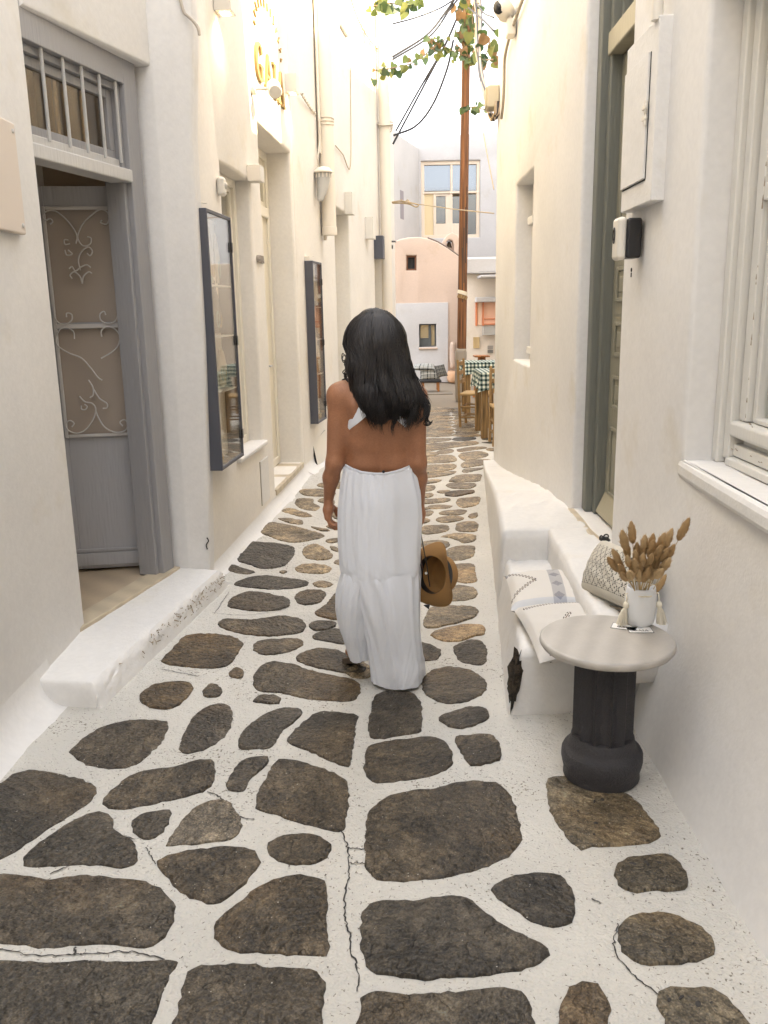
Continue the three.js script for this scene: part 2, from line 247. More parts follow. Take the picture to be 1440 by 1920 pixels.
S('d', '823 1344 836 1337 889 1324 911 1327 917 1344 896 1356 859 1364 836 1357');
S('d', '686 1410 697 1395 750 1386 806 1380 836 1391 849 1417 840 1440 806 1453 750 1462 705 1464 686 1451');
S('d', '855 1380 881 1376 922 1376 936 1395 937 1421 915 1429 885 1434 870 1417');
S('d', '790 1283 794 1269 813 1255 838 1250 869 1252 897 1263 912 1278 907 1297 885 1310 854 1317 826 1315 801 1302');
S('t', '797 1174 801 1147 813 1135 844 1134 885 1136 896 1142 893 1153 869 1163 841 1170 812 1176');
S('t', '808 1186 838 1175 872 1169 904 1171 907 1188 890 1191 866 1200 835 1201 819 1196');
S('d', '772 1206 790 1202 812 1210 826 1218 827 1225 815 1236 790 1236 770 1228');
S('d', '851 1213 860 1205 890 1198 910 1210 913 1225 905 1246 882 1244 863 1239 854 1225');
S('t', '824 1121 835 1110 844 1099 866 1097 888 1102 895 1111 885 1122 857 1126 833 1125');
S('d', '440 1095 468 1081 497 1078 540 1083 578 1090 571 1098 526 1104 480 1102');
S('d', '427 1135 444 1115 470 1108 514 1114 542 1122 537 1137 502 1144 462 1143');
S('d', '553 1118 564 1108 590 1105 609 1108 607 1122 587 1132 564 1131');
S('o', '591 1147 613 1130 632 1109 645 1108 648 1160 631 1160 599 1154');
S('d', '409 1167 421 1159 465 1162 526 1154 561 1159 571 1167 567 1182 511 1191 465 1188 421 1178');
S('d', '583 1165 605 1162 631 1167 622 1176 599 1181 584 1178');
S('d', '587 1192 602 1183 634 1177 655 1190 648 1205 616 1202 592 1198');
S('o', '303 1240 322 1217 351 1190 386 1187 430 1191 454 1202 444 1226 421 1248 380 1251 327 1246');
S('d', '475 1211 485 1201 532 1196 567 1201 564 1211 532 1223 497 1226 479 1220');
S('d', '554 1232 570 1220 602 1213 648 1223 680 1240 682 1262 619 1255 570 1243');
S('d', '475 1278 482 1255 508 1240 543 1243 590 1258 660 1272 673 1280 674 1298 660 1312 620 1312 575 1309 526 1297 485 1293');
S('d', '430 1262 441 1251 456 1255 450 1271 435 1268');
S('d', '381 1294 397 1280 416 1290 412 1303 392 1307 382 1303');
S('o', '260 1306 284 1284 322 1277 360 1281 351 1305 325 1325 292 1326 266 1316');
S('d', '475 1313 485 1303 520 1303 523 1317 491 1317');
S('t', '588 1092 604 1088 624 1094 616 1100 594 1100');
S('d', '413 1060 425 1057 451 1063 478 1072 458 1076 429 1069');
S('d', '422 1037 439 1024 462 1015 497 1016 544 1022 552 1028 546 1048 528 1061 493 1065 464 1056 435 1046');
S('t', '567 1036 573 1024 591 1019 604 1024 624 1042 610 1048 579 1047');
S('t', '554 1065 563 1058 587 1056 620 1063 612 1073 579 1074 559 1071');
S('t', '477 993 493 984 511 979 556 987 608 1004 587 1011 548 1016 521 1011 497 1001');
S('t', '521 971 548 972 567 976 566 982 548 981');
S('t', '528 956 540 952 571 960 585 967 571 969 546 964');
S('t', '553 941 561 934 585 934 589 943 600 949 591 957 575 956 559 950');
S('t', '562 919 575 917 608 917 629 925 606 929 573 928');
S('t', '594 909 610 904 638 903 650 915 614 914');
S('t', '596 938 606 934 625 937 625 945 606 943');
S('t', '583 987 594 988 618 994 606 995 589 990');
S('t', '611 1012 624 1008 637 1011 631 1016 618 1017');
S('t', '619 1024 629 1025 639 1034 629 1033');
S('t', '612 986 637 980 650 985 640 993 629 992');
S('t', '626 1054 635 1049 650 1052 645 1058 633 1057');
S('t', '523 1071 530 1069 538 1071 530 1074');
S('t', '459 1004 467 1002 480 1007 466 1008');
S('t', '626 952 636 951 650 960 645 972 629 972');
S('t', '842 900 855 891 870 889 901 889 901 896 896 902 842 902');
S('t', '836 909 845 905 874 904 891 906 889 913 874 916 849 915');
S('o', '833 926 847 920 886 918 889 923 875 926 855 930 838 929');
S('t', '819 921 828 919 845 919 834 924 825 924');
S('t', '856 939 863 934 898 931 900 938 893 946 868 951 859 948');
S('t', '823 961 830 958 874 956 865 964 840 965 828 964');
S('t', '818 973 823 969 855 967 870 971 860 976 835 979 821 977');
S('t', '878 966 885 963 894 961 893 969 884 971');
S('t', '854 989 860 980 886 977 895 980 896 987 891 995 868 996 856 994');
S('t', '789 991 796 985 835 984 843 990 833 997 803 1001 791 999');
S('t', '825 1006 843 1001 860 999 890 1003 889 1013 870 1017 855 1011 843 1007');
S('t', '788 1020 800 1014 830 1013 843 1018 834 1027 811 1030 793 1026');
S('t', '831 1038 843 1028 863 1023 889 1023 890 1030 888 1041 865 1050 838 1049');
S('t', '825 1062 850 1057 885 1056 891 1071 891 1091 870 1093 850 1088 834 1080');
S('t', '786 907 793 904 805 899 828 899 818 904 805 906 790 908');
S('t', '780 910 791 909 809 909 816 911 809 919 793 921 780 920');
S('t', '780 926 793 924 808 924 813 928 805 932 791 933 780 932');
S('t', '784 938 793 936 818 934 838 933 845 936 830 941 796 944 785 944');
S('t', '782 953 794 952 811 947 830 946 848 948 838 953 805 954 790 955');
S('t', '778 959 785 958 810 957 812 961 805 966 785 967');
S('t', '776 974 785 972 803 972 806 976 796 980 785 981');
S('t', '795 858 830 853 847 853 852 865 800 868');
S('t', '790 873 852 870 853 877 836 882 795 886');
S('t', '788 891 854 883 853 887 836 891 790 896');
S('t', '860 853 869 848 904 846 916 852 908 857 872 863 862 858');
S('t', '864 872 874 864 897 861 919 861 913 869 891 873 871 876');
S('t', '866 882 877 878 909 877 891 882 871 886');
S('t', '790 848 816 847 823 851 800 855 790 855'); S('t', '818 847 831 843 847 842 848 848 827 851');
S('t', '785 834 836 829 891 827 896 832 847 839 785 847');
S('t', '856 844 860 841 904 837 913 839 891 843 862 847');
S('t', '785 824 844 821 840 826 785 831');
S('d', '848 824 856 820 889 819 889 824 860 826');
S('d', '903 823 920 820 935 821 920 825'); S('d', '902 829 920 828 935 829 920 831'); S('t', '911 842 920 840 940 842 920 845');
// farther rows: two columns of flat slabs either side of the white centre line
{
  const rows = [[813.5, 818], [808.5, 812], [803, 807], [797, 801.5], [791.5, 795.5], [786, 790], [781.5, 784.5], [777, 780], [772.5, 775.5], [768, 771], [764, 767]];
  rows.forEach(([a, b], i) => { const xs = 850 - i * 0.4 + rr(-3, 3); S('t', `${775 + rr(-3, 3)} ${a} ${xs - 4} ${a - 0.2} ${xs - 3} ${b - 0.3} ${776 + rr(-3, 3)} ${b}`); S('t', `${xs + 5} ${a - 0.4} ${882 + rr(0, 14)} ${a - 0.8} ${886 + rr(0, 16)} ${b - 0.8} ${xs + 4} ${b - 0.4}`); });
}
// slabs hidden behind the walking figure
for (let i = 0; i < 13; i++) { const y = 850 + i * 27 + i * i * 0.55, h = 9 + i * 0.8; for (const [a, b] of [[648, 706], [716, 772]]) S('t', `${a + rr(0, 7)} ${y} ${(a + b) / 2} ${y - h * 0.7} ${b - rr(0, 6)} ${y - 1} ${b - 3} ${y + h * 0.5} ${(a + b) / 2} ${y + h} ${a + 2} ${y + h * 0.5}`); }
// cracks in the whitewash
function crack(parent, s, w = 0.0024) {
  const v = s.trim().split(/\s+/).map(Number), pts = []; for (let i = 0; i < v.length; i += 2) pts.push(G(v[i], v[i + 1], 0)); const g = [];
  const cv = new THREE.CatmullRomCurve3(pts).getSpacedPoints(pts.length * 7).map((p, i) => V(p.x + rr(-1, 1) * 0.004, 0, p.z + rr(-1, 1) * 0.004)), pos = [], idx = [];
  cv.forEach((p, i) => { const q = cv[Math.min(i + 1, cv.length - 1)].clone().sub(cv[Math.max(i - 1, 0)]).normalize(), k = w * rr(0.4, 1.2), y = hGround(p.x, p.z) + 0.003; pos.push(p.x - q.z * k, y, p.z + q.x * k, p.x + q.z * k, y, p.z - q.x * k); if (i) { const a = i * 2; idx.push(a - 2, a - 1, a, a - 1, a + 1, a); } });
  const G2 = new THREE.BufferGeometry(); G2.setAttribute('position', new THREE.Float32BufferAttribute(pos, 3)); G2.setIndex(idx); G2.computeVertexNormals(); G2.setAttribute('uv', new THREE.Float32BufferAttribute(new Float32Array(pos.length / 3 * 2), 2)); mesh(parent, 'crack', G2, M.dark);
}
crack(alley, '641 1560 652 1592 655 1640 648 1680 646 1710 655 1750 660 1790 672 1822 672 1860'); crack(alley, '652 1592 690 1594', 0.002); crack(alley, '654 1620 686 1618', 0.002);
crack(alley, '-5 1782 40 1790 110 1794 180 1789 250 1786 310 1800', 0.0022); crack(alley, '140 1792 142 1776', 0.003); crack(alley, '97 1640 135 1620 160 1588 190 1560 255 1575', 0.0025);
crack(alley, '388 1484 410 1494 440 1530 475 1536', 0.003); crack(alley, '274 1590 290 1620', 0.0018); crack(alley, '398 1150 460 1154 520 1146 545 1138', 0.0018); crack(alley, '402 1152 430 1110', 0.0018); crack(alley, '300 1255 340 1262 370 1268', 0.0018);
crack(alley, '1160 1730 1152 1780 1180 1820 1230 1865', 0.0022); crack(alley, '1110 1685 1128 1695', 0.002);
// small litter and grit lying on the pavement
{
  const g = []; for (let i = 0; i < 420; i++) { const p = V(rr(-1.3, 0.95), 0, -rr(1.75, 3.4)); p.y = hGround(p.x, p.z) + 0.005; const b = new THREE.TetrahedronGeometry(rr(0.0012, 0.0038)); b.scale(1, 0.5, rr(0.6, 2.4)); b.rotateY(rr(0, 6)); b.translate(p.x, p.y, p.z); g.push(b); }
  const wh = []; for (let i = 0; i < 520; i++) { const p = V(rr(-1.3, 0.95), 0, -rr(1.75, 3.6)); p.y = 0.0105; const b = new THREE.TetrahedronGeometry(rr(0.001, 0.0032)); b.scale(1, 0.5, rr(0.6, 1.6)); b.rotateY(rr(0, 6)); b.translate(p.x, p.y, p.z); wh.push(b); } mesh(scene, 'debris', merge(wh), std(0.55, 0.52, 0.46, 0.9)).userData = { kind: 'stuff', label: 'pale lime chips and dust flecks lying on the dark paving stones', category: 'debris' };
  const m = mesh(scene, 'grit', merge(g), std(0.10, 0.085, 0.07, 0.9)); m.userData = { kind: 'stuff', label: 'dark grit and plant bits scattered over the whitewashed joints', category: 'grit' };
}

// ---------- buildings ----------
function lumpyBox(x0, x1, y0, y1, z0, z1, r, amp = 0.006, cell = 0.06, fn) {
  const w = x1 - x0, h = y1 - y0, d = z1 - z0, n = (l) => clamp(Math.ceil(l / cell), 2, 90), g = new THREE.BoxGeometry(w, h, d, n(w), n(h), n(d)), p = g.attributes.position, q = V(), e = V();
  const rk = Math.min(r, w / 2, h / 2, d / 2);
  for (let i = 0; i < p.count; i++) {
    q.fromBufferAttribute(p, i); e.set(clamp(q.x, -w / 2 + rk, w / 2 - rk), clamp(q.y, -h / 2 + rk, h / 2 - rk), clamp(q.z, -d / 2 + rk, d / 2 - rk)); const v = q.clone().sub(e); if (v.length() > 1e-6) q.copy(e).add(v.setLength(rk));
    q.x += (x0 + x1) / 2; q.y += (y0 + y1) / 2; q.z += (z0 + z1) / 2;
    const k = amp * (sm3(q.x * 5 + q.y * 3, 1, q.z * 5 + q.y * 4) * 2 + 0.8 * sm3(q.x * 17 + q.y * 9, 2, q.z * 17 - q.y * 11)); const nn = v.length() > 1e-6 ? v.normalize() : V(0, 0, 0); q.addScaledVector(nn, k);
    if (fn) fn(q); p.setXYZ(i, q.x, q.y, q.z);
  }
  let m = g.clone(); m.deleteAttribute('uv'); m.deleteAttribute('normal'); m = mergeVertices(m, 1e-5); m.computeVertexNormals(); return boxUV(m);
}
// the concave foot of a plastered wall
function footGeo(pts, inward, size = 0.12, hgt = 0.14, batter = false) {
  const pos = [], idx = [], K = 7;
  pts.forEach((p, i) => { const k = 1 + 0.06 * sm3(p.x * 2, 0, p.z * 2); for (let a = 0; a <= K; a++) { const t = a / K * Math.PI / 2, u = batter ? Math.pow(1 - a / K, 1.7) : 1 - Math.sin(t), v = batter ? a / K : 1 - Math.cos(t); pos.push(p.x + inward.x * size * k * u, p.y + hgt * v - 0.004, p.z + inward.z * size * k * u); } if (i) for (let a = 0; a < K; a++) { const A = (i - 1) * (K + 1) + a, B = A + 1, D = A + K + 1, E = D + 1; idx.push(A, B, D, B, E, D); } });
  const g = new THREE.BufferGeometry(); g.setAttribute('position', new THREE.Float32BufferAttribute(pos, 3)); g.setIndex(idx); g.computeVertexNormals(); return boxUV(g);
}
const seq = (a, b, n) => Array.from({ length: n + 1 }, (_, i) => a.clone().lerp(b, i / n));
const roomBox = (s0, s1, y0, y1, z0, z1, t = 0.06) => merge(bx(s0 - t, s0, y0, y1, z0, z1, 0), bx(s1, s1 + t, y0, y1, z0, z1, 0), bx(s0 - t, s1 + t, y1, y1 + t, z0, z1, 0), bx(s0 - t, s1 + t, y0 - t, y1 + t, z0 - t, z0, 0));
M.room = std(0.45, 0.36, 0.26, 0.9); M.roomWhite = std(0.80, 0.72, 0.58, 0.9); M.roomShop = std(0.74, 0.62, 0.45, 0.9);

const SH = 0.13; // top of the door step on the left
// --- left, near: white house with the open grey door
const L0 = plane(-1.49, -3, -1.49, 3.99), D = plane(-1.49, 3.99, -1.19, 4.94), F = plane(-1.502 - 0.103, 3.587, -1.264, 4.909);
{
  const h = thing('white_house', 'white plastered house on the left with an open grey door and barred transom', 'house');
  const soff = D.hit(295, 130)[1], TOP = 6.4;
  L0.set(mesh(h, 'wall', wallGeo(rect(0, L0.len, -0.02, TOP), [], 0.42), M.plasterNear));
  D.set(mesh(h, 'wall', wallGeo(rect(0.01, D.len + 0.12, soff, TOP), [], 0.36, 0.018), M.plasterNear));
  // pier between the door and the shop, leaning outwards as it rises
  const outer = [[60, 362], [250, 360], [400, 368], [520, 375], [640, 382], [800, 387], [900, 390], [1058, 391]].map(([y, x]) => at(x, y, 4.985)).reverse();
  const inn = V(-1.19, 0, -4.94), pos = [], idx = [], ys = [-0.02, ...outer.map((p) => p.y).slice(1), TOP], xs = [...outer.map((p) => p.x), outer[outer.length - 1].x];
  ys.forEach((y, i) => { const x = xs[Math.min(i, xs.length - 1)], o = V(x, y, -4.985); const ring = [V(-1.40, y, -5.0), V(inn.x + 0.002 * Math.sin(y * 5), y, inn.z), V(inn.x + 0.016, y, inn.z - 0.004), V(lerp(inn.x, o.x, 0.5), y, -4.962), V(o.x - 0.022, y, -4.982), V(o.x - 0.006, y, -4.99), V(o.x, y, -5.012), V(o.x + 0.002, y, -5.12), V(-1.4, y, -5.12)]; ring.forEach((q) => pos.push(q.x, q.y, q.z)); if (i) for (let a = 0; a < 9; a++) { const b = (a + 1) % 9, A = (i - 1) * 9 + a, B = (i - 1) * 9 + b, E = i * 9 + a, Fq = i * 9 + b; idx.push(A, B, E, B, Fq, E); } });
  const pg = new THREE.BufferGeometry(); pg.setAttribute('position', new THREE.Float32BufferAttribute(pos, 3)); pg.setIndex(idx); const pn = toCreasedNormals(pg, 0.9);
  mesh(h, 'pier', boxUV(pn), M.plasterNear);
  const ck = [[388, 1008], [391, 1014], [387, 1022], [389, 1030]].map(([x, y]) => at(x, y, 4.975)); mesh(h, 'crack', tube(ck, 0.004, 16, 5), M.dark);
  mesh(h, 'wall_foot', footGeo(seq(V(-1.49, 0, -0.3), V(-1.49, 0, -3.5), 20), V(1, 0, 0), 0.13, 0.16), M.plasterNear);
  // frame
  const jr = F.hit(327, 1065)[0], ji = F.hit(303, 1062)[0], rt = F.hit(267, 325)[1], rb = F.hit(267, 348)[1], head = F.hit(236, 159)[1];
  const fr = mesh(h, 'door_frame', merge(bx(ji + 0.02, jr - 0.002, SH, soff + 0.05, -0.10, 0, 0.006), bx(ji - 0.012, ji + 0.02, SH, soff, -0.14, -0.03, 0.004), bx(0.1, jr - 0.08, head, soff + 0.05, -0.10, -0.002, 0.006), bx(0.1, ji + 0.02, head - 0.035, head, -0.10, -0.035, 0.004)), M.greyPaint); F.set(fr);
  F.set(mesh(h, 'transom_rail', merge(bx(0.1, ji + 0.018, rb, rt, -0.11, 0.012, 0.008), bx(0.1, ji + 0.018, rt, rt + 0.05, -0.1, -0.045, 0.006)), M.greyLight));
  const tw = mesh(h, 'transom_window', merge(bx(0.1, ji - 0.012, rt + 0.05, rt + 0.09, -0.10, -0.06), bx(ji - 0.06, ji - 0.013, rt + 0.09, head - 0.036, -0.10, -0.06), bx(0.1, ji - 0.062, head - 0.08, head - 0.037, -0.10, -0.06)), M.greyPaint); F.set(tw);
  for (const [px, py] of [[32, 33], [72, 56], [113, 78], [149, 100], [183, 122], [214, 141]]) { const s = F.hit(px, py, -0.02)[0]; mesh(tw, 'bar', rod(V(s, rt + 0.03, -0.02), V(s, head + 0.02, -0.02), 0.0085), M.greyLight); }
  mesh(tw, 'pane', bx(0.1, ji - 0.06, rt + 0.08, head - 0.07, -0.084, -0.079, 0), glassM({ color: C(0.8, 0.72, 0.6) }));
  for (const q of [0.30, 0.52, 0.74]) mesh(tw, 'muntin', bx(lerp(0.25, ji, q), lerp(0.25, ji, q) + 0.022, rt + 0.09, head - 0.08, -0.102, -0.088, 0.003), M.greyPaint);
  // room behind
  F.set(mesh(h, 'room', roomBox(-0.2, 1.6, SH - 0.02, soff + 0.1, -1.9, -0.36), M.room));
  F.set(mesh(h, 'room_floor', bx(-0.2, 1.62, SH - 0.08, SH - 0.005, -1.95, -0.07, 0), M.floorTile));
  F.set(mesh(h, 'threshold', bx(-0.1, jr + 0.02, 0.02, SH + 0.006, -0.10, 0.03, 0.006), M.threshold));
  // the leaf, swung into the room
  const hb = G(302, 1062, SH), lb = G(145, 1072, SH), dir = lb.clone().sub(hb).normalize(), far = hb.clone().addScaledVector(dir, 0.86);
  const W = plane(far.x, -far.z, hb.x, -hb.z), top = W.hit(240, 349)[1], y0 = SH + 0.012, T = 0.035;
  const gl = W.hit(122, 700)[0] - 0.02, gr = W.hit(236, 700)[0] + 0.005, g1 = W.hit(207, 392)[1], g0 = W.hit(244, 812)[1], gm = W.hit(224, 610)[1];
  const leaf = mesh(h, 'door', merge(bx(0, gl, y0, top, -T, 0), bx(gr, W.len, y0, top, -T, 0), bx(gl, gr, g1, top, -T + 0.001, -0.001), bx(gl, gr, y0, g0, -T + 0.001, -0.004), bx(gl, gr, gm - 0.015, gm + 0.02, -T + 0.002, -0.004)), M.greyDoor); W.set(leaf);
  mesh(leaf, 'pane', bx(gl - 0.01, gr + 0.01, g0 - 0.01, g1 + 0.01, -0.022, -0.016, 0), M.frosted);
  mesh(leaf, 'moulding', merge(bx(gr + 0.08, gr + 0.10, y0 + 0.08, g0 + 0.02, 0, 0.012), bx(0.02, gr + 0.12, y0 + 0.02, y0 + 0.10, 0, 0.014, 0.006), bx(0.02, gr + 0.10, y0 + 0.105, y0 + 0.125, 0, 0.009)), M.greyDoor);
  const gs = [], P = (px, py) => { const [s, y] = W.hit(px, py, 0.03); return V(s, y, 0.03); }, cu = (str, ox, oy, k) => { const v = str.split(' ').map(Number), pts = []; for (let i = 0; i < v.length; i += 2) pts.push(P(ox + v[i] / k, oy + v[i + 1] / k)); gs.push(tube(pts, 0.0042, pts.length * 7, 6)); };
  gs.push(frame(gl - 0.012, gr + 0.008, g0 - 0.012, g1 + 0.012, 0.006, 0.022, 0.018), bx(gl, gr, gm - 0.012, gm + 0.012, 0.008, 0.024));
  for (const s of ['300 1345 316 1330 300 1312 272 1322 258 1298 275 1270 330 1266 390 1310 440 1370 462 1420 455 1462', '612 1320 604 1336 640 1345 655 1308 640 1270 600 1258 550 1290 500 1340 470 1400 470 1440 500 1475 540 1465 546 1430 524 1420', '410 1440 386 1440 390 1466 420 1462', '388 1500 400 1530 432 1524 408 1500', '482 1622 470 1560 490 1510 530 1482 554 1508 540 1534 522 1520', '414 1612 432 1600 452 1626 486 1602 520 1590 545 1605', '494 1702 480 1660 446 1632 420 1650 432 1672', '494 1702 500 1660 530 1632 552 1640']) cu(s, 0, 0, 3.2);
  for (const s of ['298 70 302 130 330 166 368 170 398 146 396 116 370 110 368 132', '648 60 652 110 640 150 600 168 560 150 554 116 576 100 586 120', '412 252 406 212 370 190 332 200 312 245 320 290 380 330 450 358 500 410 540 462 566 482', '564 240 560 210 590 185 632 195 662 232 656 285 620 325 560 360', '490 480 514 520 516 562 498 578', '518 530 550 580 592 610 592 634 570 638', '440 570 470 600 510 610 530 640 520 690 480 750 430 775 380 760 364 725 386 705 410 720 398 740', '530 650 546 690 582 742 640 770 692 760 708 725 690 700 664 714 680 736', '450 622 452 642 472 644 482 628 468 614']) cu(s, 0, 550, 2.955);
  mesh(leaf, 'grille', merge(gs), M.iron);
  for (const y of [0.3, 0.95, 1.75]) mesh(leaf, 'hinge', rod(V(W.len - 0.005, SH + y, 0.012), V(W.len - 0.005, SH + y + 0.1, 0.012), 0.009), M.greyPaint);
}
// --- the worn step in front of it
{
  const st = thing('door_step', 'worn whitewashed door step with a crumbling edge below the open grey door', 'step');
  const a0 = G(197, 1322, 0), a1 = G(432, 1096, 0), w0 = V(-1.66, 0, -3.42), w1 = V(-1.25, 0, -5.05), n = 60, K = 18, pos = [], idx = [];
  for (let i = 0; i <= n; i++) { const t = i / n, wv = w0.clone().lerp(w1, t), f = a0.clone().lerp(a1, t), h = lerp(0.108, 0.125, t) * (1 - 0.75 * sstep(t, 0.93, 1)), rough = 0.5 + sm3(t * 30, 2, 5) * 2 * sstep(t, 0.15, 0.4);
    for (let k = 0; k <= K; k++) { const u = k / K; let p; if (k <= 10) p = wv.clone().lerp(f, 0.9 * k / 10).setY(h + 0.006 * sm3(t * 14, 1, k * 0.5)); else { const q = (k - 10) / 8; p = wv.clone().lerp(f, 0.9 + 0.1 * Math.pow(q, 0.6)); p.y = h * (1 - Math.pow(q, 1.25)) - 0.004; p.add(V(sm3(t * 90, k * 2, 1), 0, sm3(t * 90, k * 2, 7)).multiplyScalar(0.022 * Math.sin(q * Math.PI) * (0.3 + rough * (0.5 + sm3(t * 9, 4, 1))))); p.y += 0.012 * sm3(t * 70, k * 1.3, 3) * (k < 17 ? 1 : 0); } pos.push(p.x, p.y, p.z); } }
  for (let i = 0; i < n; i++) for (let k = 0; k < K; k++) { const A = i * (K + 1) + k, B = A + 1, E = A + K + 1, H = E + 1; idx.push(A, E, B, B, E, H); }
  // near end: the first profile carried down to the pavement
  const c0 = pos.length / 3; for (let q = 0; q <= 6; q++) for (let k = 0; k <= K; k++) { const x = pos[k * 3], y = pos[k * 3 + 1], z = pos[k * 3 + 2], u = q / 6; pos.push(x - 0.01 * u, y * (1 - u * u) - 0.004 * u, z + 0.025 * Math.sin(u * 1.57)); } for (let q = 0; q < 6; q++) for (let k = 0; k < K; k++) { const A = c0 + q * (K + 1) + k, B = A + 1, E = A + K + 1, H = E + 1; idx.push(A, B, E, B, H, E); }
  const g = new THREE.BufferGeometry(); g.setAttribute('position', new THREE.Float32BufferAttribute(pos, 3)); g.setIndex(idx);
  mesh(st, 'tread', boxUV(toCreasedNormals(g, 0.8)), M.white);
  // broken, weathered arris
  const br = [], e0 = G(330, 1150, 0.06), e1 = G(420, 1085, 0.1);
  for (let i = 0; i < 260; i++) { const t = Math.pow(rnd(), 0.5), p = a0.clone().lerp(a1, lerp(0.12, 0.96, t)); p.x -= rr(0.0, 0.03); p.y = rr(0.03, 0.105); const b = new THREE.TetrahedronGeometry(rr(0.003, 0.010), 0); b.scale(0.5, 0.45, 2.2); b.rotateX(rr(0, 3)); b.rotateZ(rr(0, 3)); b.translate(p.x, p.y, p.z); br.push(b); }
  const bm = mesh(st, 'broken_plaster', merge(br), std(0.36, 0.30, 0.22, 0.95)); bm.userData.kind = 'stuff';
}
// --- left, middle: the shop
const GW = plane(-1.085, 5.0, -0.79, 8.5), FW = plane(-0.79, 8.5, 0.30, 16.6);
const op = (W, l, r, yt, yb) => ({ s0: W.hit(...l)[0], s1: W.hit(...r)[0], y1: W.hit(r[0], yt)[1], y0: W.hit(r[0], yb)[1] });
const orect = (o) => rect(o.s0, o.s1, o.y0, o.y1);
{
  const h = thing('shop_house', 'cream white shop house on the left with display window and recessed pale door', 'house');
  const win = { ...op(GW, [413, 320], [482, 600], 350, 826) }, door = { ...op(GW, [486, 300], [557, 600], 300, 868) };
  win.y1 = GW.hit(473, 341)[1]; win.y0 = GW.hit(493, 826)[1]; door.y1 = GW.hit(550, 292)[1]; door.y0 = GW.hit(566, 868)[1];
  GW.set(mesh(h, 'wall', wallGeo(rect(0.02, GW.len, -0.02, 8.5), [orect(win), orect(door)], 0.34, 0.022), M.plaster));
  mesh(h, 'wall_foot', footGeo(seq(V(-1.085, 0, -5.05), V(-0.79, 0, -8.5), 30), GW.N, 0.10, 0.12), M.white);
  // display window
  const wf = mesh(h, 'display_window', merge(frame(win.s0, win.s1, win.y0, win.y1, -0.17, -0.11, 0.06, 0.008), frame(win.s0 + 0.06, win.s1 - 0.06, win.y0 + 0.06, win.y1 - 0.06, -0.165, -0.135, 0.03)), M.creamLight); GW.set(wf);
  mesh(wf, 'pane', bx(win.s0 + 0.08, win.s1 - 0.08, win.y0 + 0.08, win.y1 - 0.08, -0.155, -0.149, 0), M.glass);
  mesh(wf, 'sill', bx(win.s0 - 0.02, win.s1 + 0.02, win.y0 - 0.035, win.y0 + 0.004, -0.11, 0.035, 0.014, 3), M.white);
  GW.set(mesh(h, 'display_niche', merge(roomBox(win.s0, win.s1, win.y0, win.y1, -0.62, -0.36), bx(win.s0 - 0.06, win.s1 + 0.06, win.y0 - 0.06, win.y0 - 0.001, -0.68, -0.36, 0)), M.roomShop));
  for (let i = 0; i < 7; i++) { const g = lathe([[0, 0], [0.05, 0], [0.07, 0.05], [0.045, 0.13], [0.03, 0.17], [0.036, 0.19], [0, 0.19]], 18); g.scale(rr(0.6, 1), rr(0.6, 1.3), rr(0.6, 1)); g.translate(lerp(win.s0 + 0.15, win.s1 - 0.15, i / 6), win.y0 + (i % 3 === 2 ? 0.52 : 0.001), -0.34 - 0.1 * (i % 2)); mesh(wf, 'display_vase', g, std(...[[0.42, 0.26, 0.13], [0.62, 0.5, 0.36], [0.2, 0.15, 0.1]][i % 3], 0.6)); }
  mesh(wf, 'display_shelf', bx(win.s0 + 0.02, win.s1 - 0.02, win.y0 + 0.49, win.y0 + 0.515, -0.55, -0.24, 0.003), M.creamLight);
  // door
  const rail = GW.hit(522, 412, -0.22)[1], s0 = door.s0, s1 = door.s1, sm = s1 - 0.3;
  const df = mesh(h, 'door_frame', merge(frame(s0, s1, door.y0 + 0.001, door.y1, -0.29, -0.22, 0.075, 0.008), bx(s0 + 0.075, s1 - 0.075, rail - 0.04, rail + 0.05, -0.285, -0.21, 0.008), bx(s1 - 0.30, s1 - 0.27, door.y0 + 0.076, rail - 0.04, -0.27, -0.23)), M.creamLight); GW.set(df);
  const dl = mesh(h, 'door', frame(s0 + 0.077, s1 - 0.302, door.y0 + 0.08, rail - 0.042, -0.275, -0.235, 0.09, 0.006), M.cream); GW.set(dl);
  mesh(dl, 'pane', bx(s0 + 0.15, s1 - 0.38, door.y0 + 0.16, rail - 0.12, -0.258, -0.252, 0), M.glass);
  mesh(dl, 'handle', merge(bx(s1 - 0.35, s1 - 0.335, 1.05, 1.2, -0.235, -0.228), rod(V(s1 - 0.342, 1.12, -0.23), V(s1 - 0.342, 1.12, -0.19), 0.007), rod(V(s1 - 0.342, 1.12, -0.19), V(s1 - 0.44, 1.12, -0.19), 0.007)), M.iron);
  GW.set(mesh(h, 'side_panel', bx(s1 - 0.268, s1 - 0.077, door.y0 + 0.08, rail - 0.042, -0.268, -0.24), M.cream));
  const tw = mesh(h, 'transom_window', frame(s0 + 0.077, s1 - 0.077, rail + 0.052, door.y1 - 0.077, -0.275, -0.24, 0.05), M.cream); GW.set(tw); mesh(tw, 'pane', bx(s0 + 0.1, s1 - 0.1, rail + 0.08, door.y1 - 0.1, -0.26, -0.254, 0), M.glass);
  GW.set(mesh(h, 'door_sill', bx(s0 + 0.005, s1 - 0.005, door.y0 - 0.05, door.y0 - 0.002, -0.33, 0.012, 0.004), M.threshold));
  GW.set(mesh(h, 'room', merge(roomBox(s0, s1, door.y0, door.y1, -1.3, -0.36), bx(s0 - 0.06, s1 + 0.06, door.y0 - 0.06, door.y0 - 0.001, -1.3, -0.36, 0)), M.roomWhite));
  // pilaster and ledge on the upper wall
  const ps = GW.hit(578, 100)[0], pw = GW.hit(596, 100)[0];
  GW.set(mesh(h, 'pilaster', lumpyBox(ps, pw, 3.25, 8.4, -0.02, 0.05, 0.04, 0.004, 0.2), M.plaster));
